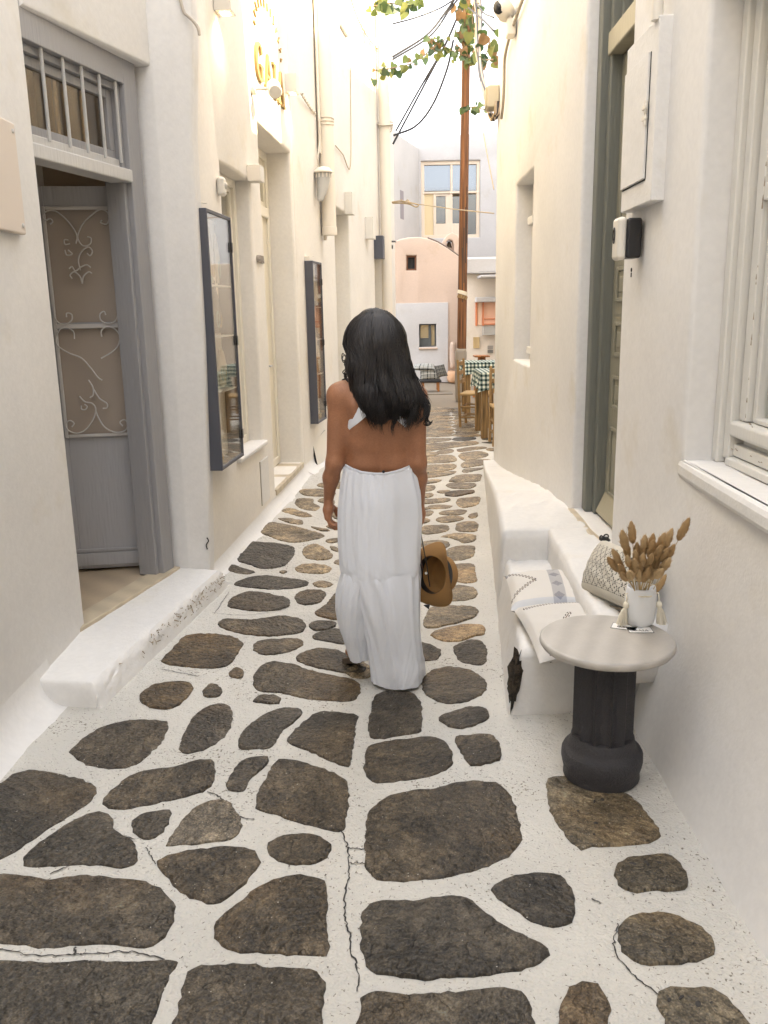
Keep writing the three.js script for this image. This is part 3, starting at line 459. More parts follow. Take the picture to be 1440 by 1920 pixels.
  // hatch
  const ha = GW.hit(487, 866), hb = GW.hit(505, 934); GW.set(mesh(h, 'hatch', merge(bx(ha[0], hb[0], hb[1], ha[1], -0.01, 0.008, 0.004)), M.white)); GW.set(mesh(h, 'hatch_gap', bx(ha[0] - 0.012, ha[0] - 0.002, hb[1], ha[1], -0.01, 0.0035, 0), std(0.3, 0.26, 0.2, 0.9)));
}
// --- left, far: row of cream houses
{
  const h = thing('white_house', 'long cream house on the left beyond the downpipe with deep doorways', 'house');
  const d1 = { s0: FW.hit(629, 480)[0], s1: FW.hit(656, 480)[0], y1: FW.hit(655, 403)[1], y0: 0.1 }, d2 = { s0: FW.hit(703, 520)[0], s1: FW.hit(718, 520)[0], y1: FW.hit(717, 485)[1], y0: 0.1 }, d3 = { s0: FW.hit(728, 560)[0], s1: FW.hit(736.5, 560)[0], y1: FW.hit(736, 549)[1], y0: 0.1 };
  FW.set(mesh(h, 'wall', wallGeo(rect(0, FW.len, -0.02, 9), [orect(d1), orect(d2), orect(d3)], 0.36, 0.022), M.plaster));
  for (const d of [d1, d2, d3]) {
    const f = mesh(h, 'door', merge(bx(d.s0, d.s1, d.y0, d.y1, -0.30, -0.25, 0.004), frame(d.s0, d.s1, d.y0 + 0.001, d.y1, -0.25, -0.2, 0.09, 0.006), bx(d.s0 + 0.09, d.s1 - 0.09, lerp(d.y0, d.y1, 0.76), lerp(d.y0, d.y1, 0.8), -0.25, -0.215)), M.cream); FW.set(f);
    for (const k of [0.12, 0.42]) mesh(f, 'panel', bx(d.s0 + 0.2, d.s1 - 0.2, lerp(d.y0, d.y1, k), lerp(d.y0, d.y1, k + 0.24), -0.26, -0.24, 0.006), M.creamLight);
  }
  mesh(h, 'wall_foot', footGeo(seq(V(-0.79, 0, -8.5), V(0.3, 0, -16.6), 40), FW.N, 0.14, 0.1), M.white);
  const ub = FW.hit(640, 200)[0]; FW.set(mesh(h, 'upper_ledge', lumpyBox(ub, ub + 0.5, 4.9, 8.9, -0.02, 0.06, 0.04, 0.004, 0.25), M.plaster));
}
// --- right: house with the olive door
const RW = plane(1.168, 8.9, 0.9835, -3);
{
  const h = thing('white_house', 'white house on the right with an olive green door, slit niche and peeling window', 'house');
  const zS = (z) => (8.9 - z) * RW.len / 11.9, dr = { s0: RW.hit(1086, 480)[0], s1: RW.hit(1168, 500)[0], y0: 0.45, y1: 3.75 }, ni = { s0: RW.hit(965, 500)[0], s1: RW.hit(997, 500)[0], y1: RW.hit(997, 318)[1], y0: RW.hit(988, 684)[1] };
  const wi = { s0: RW.hit(1304, 450)[0], s1: zS(0.95), y0: RW.hit(1286, 868)[1], y1: 2.62 };
  // unseen roofline shaped to cast shade, with a low gap for the sun patch
  const out = [[0, -0.02], [RW.len, -0.02], [RW.len, 7.2], [zS(6.25), 7.2], [zS(6.25), 4.62], [zS(7.75), 4.62], [zS(7.75), 5.8], [0, 5.8]];
  RW.set(mesh(h, 'wall', wallGeo(out, [orect(dr), orect(ni), orect(wi)], 0.36, 0.02), M.plasterNear));
  RW.set(mesh(h, 'end_wall', merge(lumpyBox(0.0, 0.34, -0.02, 5.75, -5.2, -0.35, 0.02, 0, 0.5), bx(zS(6.25) - 0.01, zS(6.25) + 0.3, 0, 7.15, -5, -0.362, 0), bx(0.3, RW.len, 4.3, 4.5, -5.2, -0.362, 0), bx(zS(6.2), RW.len, 6.85, 7.05, -5.2, -0.362, 0), bx(0.02, zS(7.78), 5.5, 5.7, -5.2, -0.362, 0)), M.plasterNear));
  mesh(h, 'wall_foot', footGeo(seq(RW.pt(zS(3.15), 0), RW.pt(zS(0.2), 0), 24).reverse(), RW.N, 0.115, 0.62, true), M.plasterNear);
  // door
  const rb = RW.hit(1140, 119, -0.12)[1], f0 = dr.s0 + 0.005, f1 = dr.s1 + 0.2;
  RW.set(mesh(h, 'door_frame', merge(bx(f0, f0 + 0.09, dr.y0, dr.y1 - 0.002, -0.20, -0.06, 0.008), bx(f0 + 0.09, f0 + 0.15, dr.y0, dr.y1 - 0.002, -0.2, -0.1, 0.006), bx(dr.s1 - 0.09, dr.s1 - 0.002, dr.y0, dr.y1 - 0.002, -0.2, -0.08, 0.006)), M.oliveFrame));
  RW.set(mesh(h, 'transom_rail', bx(f0 + 0.12, dr.s1 - 0.09, rb, rb + 0.11, -0.2, -0.085, 0.008), M.oliveLight));
  const tw = mesh(h, 'transom_window', frame(f0 + 0.152, dr.s1 - 0.09, rb + 0.112, dr.y1 - 0.03, -0.19, -0.14, 0.04), M.oliveFrame); RW.set(tw); mesh(tw, 'pane', bx(f0 + 0.17, dr.s1 - 0.1, rb + 0.13, dr.y1 - 0.05, -0.17, -0.165, 0), M.glass);
  const leaf = mesh(h, 'door', bx(f0 + 0.152, dr.s1 - 0.092, dr.y0 + 0.02, rb - 0.006, -0.20, -0.155, 0.004), M.olive); RW.set(leaf);
  const pl = f0 + 0.25, pr = dr.s1 - 0.19; for (const [a, b] of [[0.14, 0.52], [0.62, 0.80], [0.90, 1.08], [1.18, 1.36], [1.46, rb - dr.y0 - 0.14]]) mesh(leaf, 'panel', merge(frame(pl, pr, dr.y0 + a, dr.y0 + b, -0.158, -0.143, 0.022, 0.006), bx(pl + 0.05, pr - 0.05, dr.y0 + a + 0.05, dr.y0 + b - 0.05, -0.16, -0.147, 0.006)), M.olive);
  const kb = bx(f0 + 0.16, dr.s1 - 0.1, 0, 0.15, 0, 0.022, 0.008); kb.rotateX(-0.42); kb.translate(0, dr.y0 + 0.012, -0.135 + 0.012); mesh(leaf, 'weather_board', kb, M.oliveLight);
  RW.set(mesh(h, 'door_sill', bx(dr.s0 - 0.01, dr.s1 + 0.01, dr.y0 - 0.05, dr.y0 - 0.001, -0.22, 0.02, 0.006), M.threshold));
  RW.set(mesh(h, 'room', merge(roomBox(dr.s0, dr.s1, dr.y0, dr.y1, -1.0, -0.37), bx(dr.s0 - 0.06, dr.s1 + 0.06, dr.y0 - 0.06, dr.y0 - 0.001, -1.0, -0.37, 0)), M.roomWhite));
  // slit niche with a painted shut board
  const nb = mesh(h, 'niche_board', merge(bx(ni.s0 - 0.02, ni.s1 + 0.02, ni.y0 - 0.02, ni.y1 + 0.02, -0.19, -0.14, 0), bx(ni.s0 + 0.2, ni.s0 + 0.27, ni.y0, ni.y1, -0.14, -0.115, 0.006), bx(ni.s0 + 0.04, ni.s0 + 0.42, ni.y0 + 0.05, ni.y0 + 0.11, -0.14, -0.105, 0.01), bx(ni.s0 + 0.06, ni.s0 + 0.30, ni.y1 - 0.33, ni.y1 - 0.26, -0.14, -0.09, 0.012)), M.white); RW.set(nb);
  // peeling sash window
  const x0 = wi.s0, x1 = wi.s1, y0 = wi.y0, y1 = wi.y1;
  const wf = mesh(h, 'window', merge(bx(x0, x0 + 0.05, y0, y1, -0.24, -0.105, 0.008), bx(x0 + 0.052, x0 + 0.10, y0 + 0.02, y1, -0.24, -0.125, 0.006), bx(x0 + 0.102, x1, y0 + 0.002, y0 + 0.03, -0.2, -0.115, 0.006), bx(x0 + 0.102, x1, y0 + 0.033, y0 + 0.075, -0.2, -0.14, 0.006), bx(x0 + 0.085, x1, y0 + 0.10, y0 + 0.155, -0.22, -0.125, 0.014), bx(x0 + 0.13, x1, y0 + 0.076, y0 + 0.099, -0.21, -0.165, 0)), M.winPaint); RW.set(wf);
  mesh(wf, 'sash', merge(bx(x0 + 0.108, x0 + 0.165, y0 + 0.158, y1, -0.22, -0.15, 0.006), bx(x0 + 0.171, x0 + 0.20, y0 + 0.158, y1, -0.22, -0.17, 0.005), bx(x0 + 0.2, x1, y0 + 0.158, y0 + 0.175, -0.22, -0.165, 0.005), bx(x0 + 0.166, x1, 1.93, 1.985, -0.22, -0.15, 0.006), bx(x1 - 0.07, x1, y0 + 0.158, y1, -0.22, -0.15, 0.006)), M.winPaint);
  mesh(wf, 'pane', bx(x0 + 0.19, x1, y0 + 0.16, y1, -0.2, -0.196, 0), M.glass);
  const chips = []; for (let i = 0; i < 26; i++) { const v = rnd() < 0.5, c = new THREE.TetrahedronGeometry(rr(0.004, 0.009)); c.scale(v ? 0.5 : 2.2, v ? rr(1, 3.5) : 0.6, 0.35); if (v) c.translate(x0 + 0.166 + rr(-0.005, 0.003), rr(y0 + 0.16, 2.1), -0.1495); else c.translate(rr(x0 + 0.13, x0 + 0.6), y0 + (rnd() < 0.5 ? 0.163 : 0.06) + rr(-0.006, 0.006), -0.1385 + (rnd() < 0.5 ? 0.012 : 0)); chips.push(c); }
  mesh(wf, 'bare_wood', merge(chips), std(0.34, 0.28, 0.21, 0.9)).userData.kind = 'stuff';
  RW.set(mesh(h, 'curtain', (() => { const g = new THREE.PlaneGeometry(1.3, 1.6, 90, 2), p = g.attributes.position; for (let i = 0; i < p.count; i++) p.setZ(i, 0.02 * Math.sin(p.getX(i) * 46)); g.translate((x0 + x1) / 2, (y0 + y1) / 2, -0.30); g.computeVertexNormals(); return g; })(), new THREE.MeshPhysicalMaterial({ color: C(0.62, 0.65, 0.65), roughness: 0.9, side: THREE.DoubleSide })));
  RW.set(mesh(h, 'window_room', merge(roomBox(x0, x1, y0, y1, -0.8, -0.37), bx(x0 - 0.06, x1 + 0.06, y0 - 0.06, y0 - 0.001, -0.8, -0.37, 0)), M.roomWhite));
  // sill: a plaster slab with a bowed front
  const si = []; const se = x0 - 0.02; for (let i = 0; i <= 16; i++) { const t = i / 16; si.push([lerp(se, x1 + 0.05, t), 0.006 + 0.032 * Math.pow(Math.sin(Math.min(1, t * 1.1) * Math.PI * 0.62), 0.8)]); } si.push([x1 + 0.05, -0.12], [x0 + 0.001, -0.12], [x0 + 0.001, -0.02], [se, -0.02]);
  const sg = extr(si.map(([a, b]) => [a, -b]), 0.07, 0.02); sg.rotateX(-Math.PI / 2); sg.translate(0, y0 - 0.067, 0); RW.set(mesh(h, 'window_sill', boxUV(sg), M.white));
}
// --- built-in bench along the right wall
M.grimy = M.white.clone(); M.grimy.map = rep(tex(512, (i, j) => { const k = sstep(fbm(i, j, 512, 5, 5), 0.5, 0.72), g = sstep(fbm(i, j, 512, 40, 3), 0.5, 0.75); const v = 1 - 0.16 * k - 0.16 * g * k; return [v, v * (1 - 0.06 * k), v * (1 - 0.16 * k)]; }), 1.3);
const xf = (z) => 0.486 + (z - 3.19) * 0.1, xw = (z) => 1.03 + 0.0155 * z + 0.02;
{
  const b = thing('masonry_bench', 'whitewashed masonry bench built along the right wall below the olive door', 'bench');
  const sk = (x0, x1) => (q) => { const z = -q.z, u = q.x; q.x = lerp(xf(z), xw(z), u); };
  const top = (z) => lerp(0.45, 0.045, sstep(z, 4.6, 9.2));
  const sx = 0.55; // box is built with x from 0 (front) to 1 (wall)
  mesh(b, 'platform', lumpyBox(0, 1, -0.05, 0.45, -8.86, -4.44, 0.035, 0.010, 0.07, (q) => { const z = -q.z; q.y = q.y * top(z) / 0.45 + 0.0; q.x = lerp(xf(z) + 0.02 * (q.y / 0.45), xw(z), q.x); }), M.white);
  mesh(b, 'seat', lumpyBox(0, 0.97, -0.05, 0.28, -4.5, -3.19, 0.03, 0.010, 0.035, (q) => { const z = -q.z; q.x = lerp(xf(z) + 0.05 * clamp(q.y / 0.28, 0, 1), xw(z), q.x); q.z += 0.30 * Math.pow(clamp((0.2 - q.y) / 0.25, 0, 1), 2.2) * sstep(-4.0, -3.3, q.z) * (q.z > -3.6 ? 1 : 0); }), M.white);
  mesh(b, 'ledge', lumpyBox(0.53, 1, 0.2, 0.45, -4.5, -3.02, 0.03, 0.010, 0.05, (q) => { const z = -q.z; q.x = lerp(xf(z), xw(z), q.x); }), M.white);
  
  const rg = new THREE.IcosahedronGeometry(1, 4), rp = rg.attributes.position; for (let i = 0; i < rp.count; i++) { const v = V(rp.getX(i), rp.getY(i), rp.getZ(i)), k = 1 + 0.7 * sm3(v.x * 4 + v.y * 3, 1, v.z * 4 + 3) + 0.7 * sm3(v.x * 11 - v.y * 9, 4, v.z * 11); v.multiplyScalar(k); v.set(v.x * 0.022 * (1 + v.y * 0.6) + 0.012 * v.y, v.y * 0.115, v.z * 0.03); rp.setXYZ(i, v.x, v.y, v.z); } const rv = mergeVertices((() => { const q = rg.clone(); q.deleteAttribute('uv'); q.deleteAttribute('normal'); return q; })(), 1e-5); rv.computeVertexNormals(); const rgm = boxUV(rv); rgm.translate(0.515, 0.135, -3.20);
  mesh(b, 'exposed_stone', rgm, stoneMat(0.07, 0.065, 0.06, 0.03, 0.85));
}
// --- far end: chapel, big-windowed house, right hand house
M.mirrorSky = new THREE.MeshPhysicalMaterial({ color: C(0.20, 0.22, 0.24), roughness: 0.06, metalness: 0.8 });
M.mirrorWarm = new THREE.MeshPhysicalMaterial({ color: C(0.50, 0.40, 0.24), roughness: 0.25, metalness: 0.3 });
const polyOn = (W, s) => { const v = s.split(' ').map(Number), o = []; for (let i = 0; i < v.length; i += 2) o.push(W.hit(v[i], v[i + 1])); return o; };
const zp = (z) => plane(-4, z, 8, z), CH = zp(19.2), BH = zp(25), RB = zp(18.4);
const prc = (W, x0, x1, y0, y1, d0, d1, r = 0.01) => { const a = W.hit(x0, y1), b = W.hit(x1, y0); return bx(a[0], b[0], a[1], b[1], d0, d1, r); };
{
  const h = thing('chapel', 'small pinkish chapel with a rounded roofline at the end of the alley', 'chapel');
  const base = [CH.hit(728, 716)[0], 0], o = [[base[0], -0.02], [CH.hit(868, 700)[0], -0.02], ...polyOn(CH, '868 488 858 479 840 466 820 454 802 447 785 444 765 445 748 449 728 458')];
  CH.set(mesh(h, 'wall', wallGeo(o, [polyOn(CH, '762 507 781 507 781 479 762 479'), polyOn(CH, '786 651 818 650 818 606 786 607')], 0.5, 0.03, 0.004), M.pink));
  CH.set(mesh(h, 'whitewash_panel', (() => { const a = CH.hit(742, 716), b = CH.hit(840, 567), w = CH.hit(786, 651), x = CH.hit(818, 607); return wallGeo(rect(a[0], b[0], 0, b[1]), [rect(w[0], x[0], w[1], x[1])], 0.06, 0.008); })(), M.backWhite)).position.z += 0.04;
  CH.set(mesh(h, 'back', bx(base[0] - 0.1, CH.hit(868, 600)[0], 0, 3.0, -5.5, -0.505, 0), M.pink));
  const w1 = mesh(h, 'window', frame(CH.hit(762, 500)[0], CH.hit(781, 500)[0], CH.hit(770, 507)[1], CH.hit(770, 479)[1], -0.14, -0.06, 0.035), std(0.16, 0.07, 0.035, 0.7)); CH.set(w1); mesh(w1, 'pane', prc(CH, 763, 780, 480, 506, -0.17, -0.15, 0), M.dark);
  const w2 = mesh(h, 'window', merge(frame(CH.hit(786, 640)[0], CH.hit(818, 640)[0], CH.hit(800, 651)[1], CH.hit(800, 607)[1], -0.13, -0.06, 0.03), prc(CH, 804, 809, 609, 649, -0.12, -0.07), prc(CH, 788, 806, 634, 649, -0.12, -0.08)), std(0.09, 0.095, 0.09, 0.6)); CH.set(w2);
  mesh(w2, 'pane', prc(CH, 789, 804, 610, 634, -0.11, -0.105, 0), M.mirrorWarm); mesh(w2, 'pane', prc(CH, 809, 816, 610, 649, -0.11, -0.105, 0), M.mirrorWarm);
  CH.set(mesh(h, 'window_sill', prc(CH, 785, 820, 651, 655, -0.05, 0.09, 0.01), M.pink));
  CH.set(mesh(h, 'buttress', lumpyBox(CH.hit(838, 700)[0], CH.hit(858, 700)[0], 0, CH.hit(850, 694)[1], 0, 0.35, 0.08, 0.02, 0.08), plaster(0.70, 0.42, 0.24)));
  CH.set(mesh(h, 'buttress', lumpyBox(CH.hit(843, 700)[0], CH.hit(853, 700)[0], 0.3, CH.hit(850, 640)[1], -0.02, 0.16, 0.06, 0.01, 0.08), M.pink));
  const bg = mesh(h, 'bell_gable', wallGeo(polyOn(CH, '822 500 826 472 829 455 838 441 848 435 858 441 867 455 869 500'), [polyOn(CH, '836 472 851 472 851.5 458 848.5 450.5 843.5 448.5 838.5 451 836 459')], 0.3, 0.02, 0.002), M.pink); CH.set(bg); bg.position.z -= 0.06;
  const bc = CH.hit(843.5, 461); const bell = lathe([[0, 0.1], [0.028, 0.095], [0.04, 0.06], [0.05, 0.02], [0.068, -0.02], [0.06, -0.02], [0, 0]], 20); bell.translate(bc[0], bc[1], -0.15); mesh(bg, 'bell', merge(bell, rod(V(bc[0] - 0.09, bc[1] + 0.1, -0.15), V(bc[0] + 0.09, bc[1] + 0.1, -0.15), 0.008)), std(0.06, 0.045, 0.03, 0.5, { metalness: 0.6 }));
  const rl = polyOn(CH, '802 446.5 820 453.5 840 465.5 858 478.5 867 487').map(([s, y]) => V(s, y + 0.012, -0.05)); CH.set(mesh(h, 'roof_edge', tube(rl, 0.018, 30, 6), std(0.2, 0.16, 0.13, 0.8)));
}
{
  const h = thing('white_house', 'tall white house behind the chapel with a large framed glass window', 'house');
  const tl = BH.hit(772, 258), tr = BH.hit(960, 245), w = { s0: BH.hit(790, 380)[0], s1: BH.hit(900, 380)[0], y1: BH.hit(845, 301)[1], y0: BH.hit(845, 446)[1] };
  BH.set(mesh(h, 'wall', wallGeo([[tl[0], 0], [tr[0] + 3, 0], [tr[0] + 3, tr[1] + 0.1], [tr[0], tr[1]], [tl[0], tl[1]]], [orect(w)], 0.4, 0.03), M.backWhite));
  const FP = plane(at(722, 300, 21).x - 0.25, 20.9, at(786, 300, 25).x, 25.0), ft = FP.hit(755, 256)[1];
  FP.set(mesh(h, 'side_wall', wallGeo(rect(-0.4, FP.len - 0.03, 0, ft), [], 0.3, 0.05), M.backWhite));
  const sl = FP.hit(750, 356), sr = FP.hit(757, 412); FP.set(mesh(h, 'slit_window', bx(sl[0], sr[0], sr[1], sl[1], -0.02, 0.006, 0), std(0.30, 0.27, 0.28, 0.8)));
  const f = mesh(h, 'window', merge(frame(w.s0, w.s1, w.y0, w.y1, -0.2, -0.08, 0.09, 0.01), prc(BH, 845, 849, 304, 442, -0.19, -0.09), prc(BH, 792, 900, 357, 363, -0.19, -0.07), prc(BH, 813, 818, 363, 442, -0.19, -0.09), prc(BH, 815, 844, 363, 367, -0.177, -0.097), prc(BH, 836, 846, 363, 442, -0.18, -0.1), prc(BH, 865, 871, 363, 442, -0.18, -0.1), prc(BH, 815, 872, 418, 442, -0.175, -0.094)), paint(0.74, 0.62, 0.48)); BH.set(f);
  for (const [a, b, c, d, m] of [[794, 845, 306, 357, 'mirrorSky'], [849, 899, 304, 357, 'mirrorSky'], [818, 836, 367, 418, 'mirrorSky'], [846, 865, 367, 418, 'mirrorSky'], [871, 898, 363, 442, 'mirrorSky']]) mesh(f, 'pane', prc(BH, a, b, c, d, -0.17, -0.165, 0), M[m]);
  mesh(f, 'panel', prc(BH, 793, 813, 363, 442, -0.17, -0.13, 0), paint(0.72, 0.58, 0.34)); BH.set(mesh(h, 'room', roomBox(w.s0, w.s1, w.y0 - 0.1, w.y1, -1.5, -0.42), M.roomWhite));
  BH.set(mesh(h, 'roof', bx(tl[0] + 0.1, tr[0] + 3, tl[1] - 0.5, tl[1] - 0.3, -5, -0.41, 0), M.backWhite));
}
{
  const h = thing('white_house', 'peach tinted house at the back right with a balcony slab and orange shutters', 'house');
  const l = RB.hit(862, 600)[0], t = RB.hit(900, 482)[1];
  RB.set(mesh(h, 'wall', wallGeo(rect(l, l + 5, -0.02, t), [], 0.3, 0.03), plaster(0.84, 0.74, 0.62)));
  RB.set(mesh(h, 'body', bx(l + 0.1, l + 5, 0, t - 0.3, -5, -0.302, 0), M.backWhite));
  RB.set(mesh(h, 'parapet', prc(RB, 866, 990, 484, 514, 0.0, 0.25, 0.02), M.backWhite)); RB.set(mesh(h, 'balcony', prc(RB, 894, 990, 516, 523, 0, 0.7, 0.02), M.backWhite));
  RB.set(mesh(h, 'balcony_gap', prc(RB, 896, 985, 508.5, 510, 0.24, 0.254, 0), M.dark));
  const sh = mesh(h, 'window', merge(prc(RB, 891, 895, 566, 611, 0, 0.05), prc(RB, 904, 907, 566, 611, 0, 0.06), prc(RB, 906, 960, 596, 599, 0, 0.06), prc(RB, 906, 960, 606, 609, 0, 0.06)), std(0.66, 0.23, 0.10, 0.5)); RB.set(sh);
  mesh(sh, 'shutter', prc(RB, 895, 904, 566, 610, 0, 0.03), std(0.80, 0.56, 0.40, 0.6)); mesh(sh, 'pane', prc(RB, 907, 960, 566, 609, 0, 0.02, 0), std(0.82, 0.48, 0.32, 0.3));
  RB.set(mesh(h, 'awning', prc(RB, 890, 970, 556, 567, 0, 0.3, 0.02), M.backWhite));
}
// --- houses outside the frame, mostly added to shade the alley and the square
for (const [x0, x1, z0, z1, H, lab] of [[4.7, 12, 7.9, 17.5, 8.75, 'unseen tall white house added right of the square to keep sun off the far walls'], [4.9, 12, 17.6, 40, 12, 'unseen taller white house added deep right of the square to block sun'], [-6, 6, -9, -4.5, 6.2, 'unseen white house added across the alley behind the viewer to dim the near part'], [-7.5, -1.95, 4.9, 8.4, 8.3, 'white house body behind the shop front on the left']]) {
  const h = thing('white_house', lab, 'house'); const m = mesh(h, 'wall', lumpyBox(x0, x1, 0, H, -z1, -z0, 0.05, 0, 1.5), M.plaster); mesh(h, 'roof_parapet', merge(bx(x0 + 0.02, x1 - 0.02, H - 0.01, H + 0.3, -z1 + 0.02, -z1 + 0.3, 0.02), bx(x0 + 0.02, x1 - 0.02, H - 0.01, H + 0.3, -z0 - 0.3, -z0 - 0.02, 0.02)), M.plaster);
}

// ---------- things on the left walls ----------
const font = await new FontLoader().loadAsync('fonts/droid/droid_serif_bold.typeface.json');
const fontSans = await new FontLoader().loadAsync('fonts/droid/droid_sans_regular.typeface.json');
function vitrine(W, s0, s1, y0, y1, label, dd) {
  const t = W.set(thing('display_case', label, 'display case', 'glazed display cases on the left walls'), s0, y0), w = s1 - s0, h = y1 - y0, d = dd;
  mesh(t, 'case', merge(bx(0, 0.022, 0, h, 0.002, d, 0.003), bx(w - 0.012, w, 0, h, 0.002, d, 0.003), bx(0.022, w - 0.012, 0, 0.02, 0.003, d - 0.001, 0.003), bx(0.022, w - 0.012, h - 0.02, h, 0.003, d - 0.001, 0.003)), M.slate);
  mesh(t, 'backing', bx(0.022, w - 0.012, 0.02, h - 0.02, 0.004, 0.012, 0), std(0.84, 0.76, 0.63, 0.8));
  mesh(t, 'pane', bx(0.023, w - 0.013, 0.021, h - 0.021, d - 0.014, d - 0.009, 0), glassM({ ior: 1.9 }));
  for (const k of [0.12, 0.5, 0.9]) mesh(t, 'hinge', bx(w - 0.025, w + 0.004, h * (1 - k) - 0.03, h * (1 - k) + 0.03, d - 0.006, d + 0.004, 0.002), M.black);
  mesh(t, 'bracket', merge(bx(0.03, 0.16, h - 0.002, h + 0.045, 0.002, 0.05, 0.004), rod(V(0.17, h + 0.05, 0.03), V(0.25, h + 0.055, 0.05), 0.004)), M.whitePlastic);
  const cols = [std(0.45, 0.30, 0.10, 0.3, { metalness: 0.7 }), std(0.10, 0.08, 0.06, 0.5), std(0.55, 0.45, 0.32, 0.7), std(0.20, 0.30, 0.26, 0.6), std(0.36, 0.27, 0.16, 0.6)];
  for (const f of [0.30, 0.52, 0.72]) mesh(t, 'shelf', bx(0.024, w - 0.014, h * f, h * f + 0.008, 0.013, d - 0.02, 0), M.whitePlastic);
  for (let i = 0; i < 14; i++) { // necklaces on little busts
    const x = rr(0.08, w - 0.08), y = h * [0.53, 0.73, 0.31][i % 3], g = lathe([[0, 0], [0.022, 0], [0.018, 0.05], [0.04, 0.10], [0.026, 0.14], [0.012, 0.19], [0, 0.20]], 16); g.scale(rr(0.9, 1.5), rr(0.9, 1.7), 0.5); g.translate(x, y + 0.008, 0.036); const st = mesh(t, 'bust', g, i % 3 ? cols[2] : cols[1]);
    const n = new THREE.TorusGeometry(0.03, 0.004, 6, 24); n.scale(0.9, 1.5, 0.5); n.translate(x, y + 0.09, 0.052); mesh(st, 'necklace', n, cols[i % 2 ? 0 : 3]);
  }
  for (let i = 0; i < 12; i++) { const x = rr(0.06, w - 0.05), y = i < 6 ? 0.022 : h * 0.73 + 0.01, r = rr(0.016, 0.03), g = i % 2 ? new THREE.TorusGeometry(r, 0.006, 7, 20) : lathe([[0, 0], [r, 0], [r * 1.2, 0.02], [r * 0.8, 0.05], [0, 0.055]], 14); g.translate(x, y + (i % 2 ? r : 0), 0.03); mesh(t, i % 2 ? 'bangle' : 'pot', g, cols[i % 5]); }
  return t;
}
vitrine(GW, 0.06, GW.hit(449, 700, 0.115)[0], GW.hit(413, 886, 0.115)[1], GW.hit(390, 391, 0.115)[1], 'tall slate framed glass display case beside the grey door pier', 0.115);
vitrine(FW, FW.hit(576, 640, 0)[0], FW.hit(610, 700, 0.085)[0], FW.hit(597, 795, 0.085)[1], FW.hit(588, 489, 0.085)[1], 'narrow slate framed glass display case beyond the downpipe elbow', 0.085);
function boxLamp(W, px, py, w, h, d, lit, label, mat = M.whitePlastic) {
  const [s, y] = W.hit(px, py, d), t = W.set(thing('wall_lamp', label, 'wall lamp', lit ? 'lit box lamps on the shop wall' : undefined), s, y - h / 2);
  mesh(t, 'lamp_body', frame(-w / 2, w / 2, 0, h, 0.001, d, 0.008, 0.002).rotateX(0), mat); mesh(t, 'lamp_face', bx(-w / 2 + 0.007, w / 2 - 0.007, 0.007, h - 0.007, d - 0.008, d - 0.001, 0), mat); mesh(t, 'back_plate', bx(-w / 2 + 0.007, w / 2 - 0.007, 0.02, h - 0.02, 0.001, 0.01, 0), mat);
  if (lit) {
    mesh(t, 'lamp_diffuser', bx(-w / 2 + 0.03, w / 2 - 0.03, -0.004, 0.006, 0.03, d - 0.025, 0), std(0.9, 0.8, 0.6, 0.5, { emissive: C(1, 0.80, 0.52), emissiveIntensity: 3.2 }));
    const l = new THREE.SpotLight(C(1, 0.66, 0.36), 0.6, 3, 1.1, 0.9, 2); l.position.set(0, -0.012, d / 2); const g = new THREE.Object3D(); g.name = 'lamp_aim'; g.position.set(0, -1, d / 2 - 0.1); l.target = g; l.castShadow = true; l.shadow.radius = 1.5; t.add(l, g);
  }
  return t;
}
boxLamp(GW, 437, 8, 0.13, 0.10, 0.11, true, 'lit white box lamp cut by the top edge above the shop window');
boxLamp(GW, 558, 158, 0.15, 0.15, 0.10, true, 'lit white box lamp beside the raised shop lettering with a cable below');
boxLamp(GW, 492, 326, 0.13, 0.11, 0.10, false, 'small white cube lamp, unlit, between the display window and shop door');
boxLamp(FW, 663, 382, 0.20, 0.26, 0.10, false, 'unlit cream box lamp beside the doorway behind the thick downpipe');
boxLamp(FW, 702, 428, 0.24, 0.30, 0.12, false, 'unlit cream box lamp farthest along the left wall');
boxLamp(FW, 719.5, 464, 0.22, 0.34, 0.14, false, 'small dark faced lantern low beside the far downpipe', M.slate);
{
  const [s, y] = GW.hit(471, 167, 0), t = GW.set(thing('spotlight', 'white cylindrical spotlight aimed at the raised shop lettering', 'spotlight'), s, y);
  mesh(t, 'base', lathe([[0, 0], [0.04, 0], [0.04, 0.03], [0.03, 0.036], [0, 0.036]], 24).rotateX(Math.PI / 2), M.whitePlastic);
  mesh(t, 'arm', rod(V(0, 0, 0.03), V(0.01, 0, 0.14), 0.012), M.whitePlastic);
  const hd = lathe([[0, -0.07], [0.044, -0.07], [0.05, -0.06], [0.05, 0.06], [0.044, 0.066], [0.04, 0.05], [0, 0.05]], 28); hd.applyQuaternion(new THREE.Quaternion().setFromUnitVectors(V(0, 1, 0), V(0.75, 0.5, -0.25).normalize())); hd.translate(0.02, 0.0, 0.17); mesh(t, 'lamp_head', hd, M.whitePlastic);
}
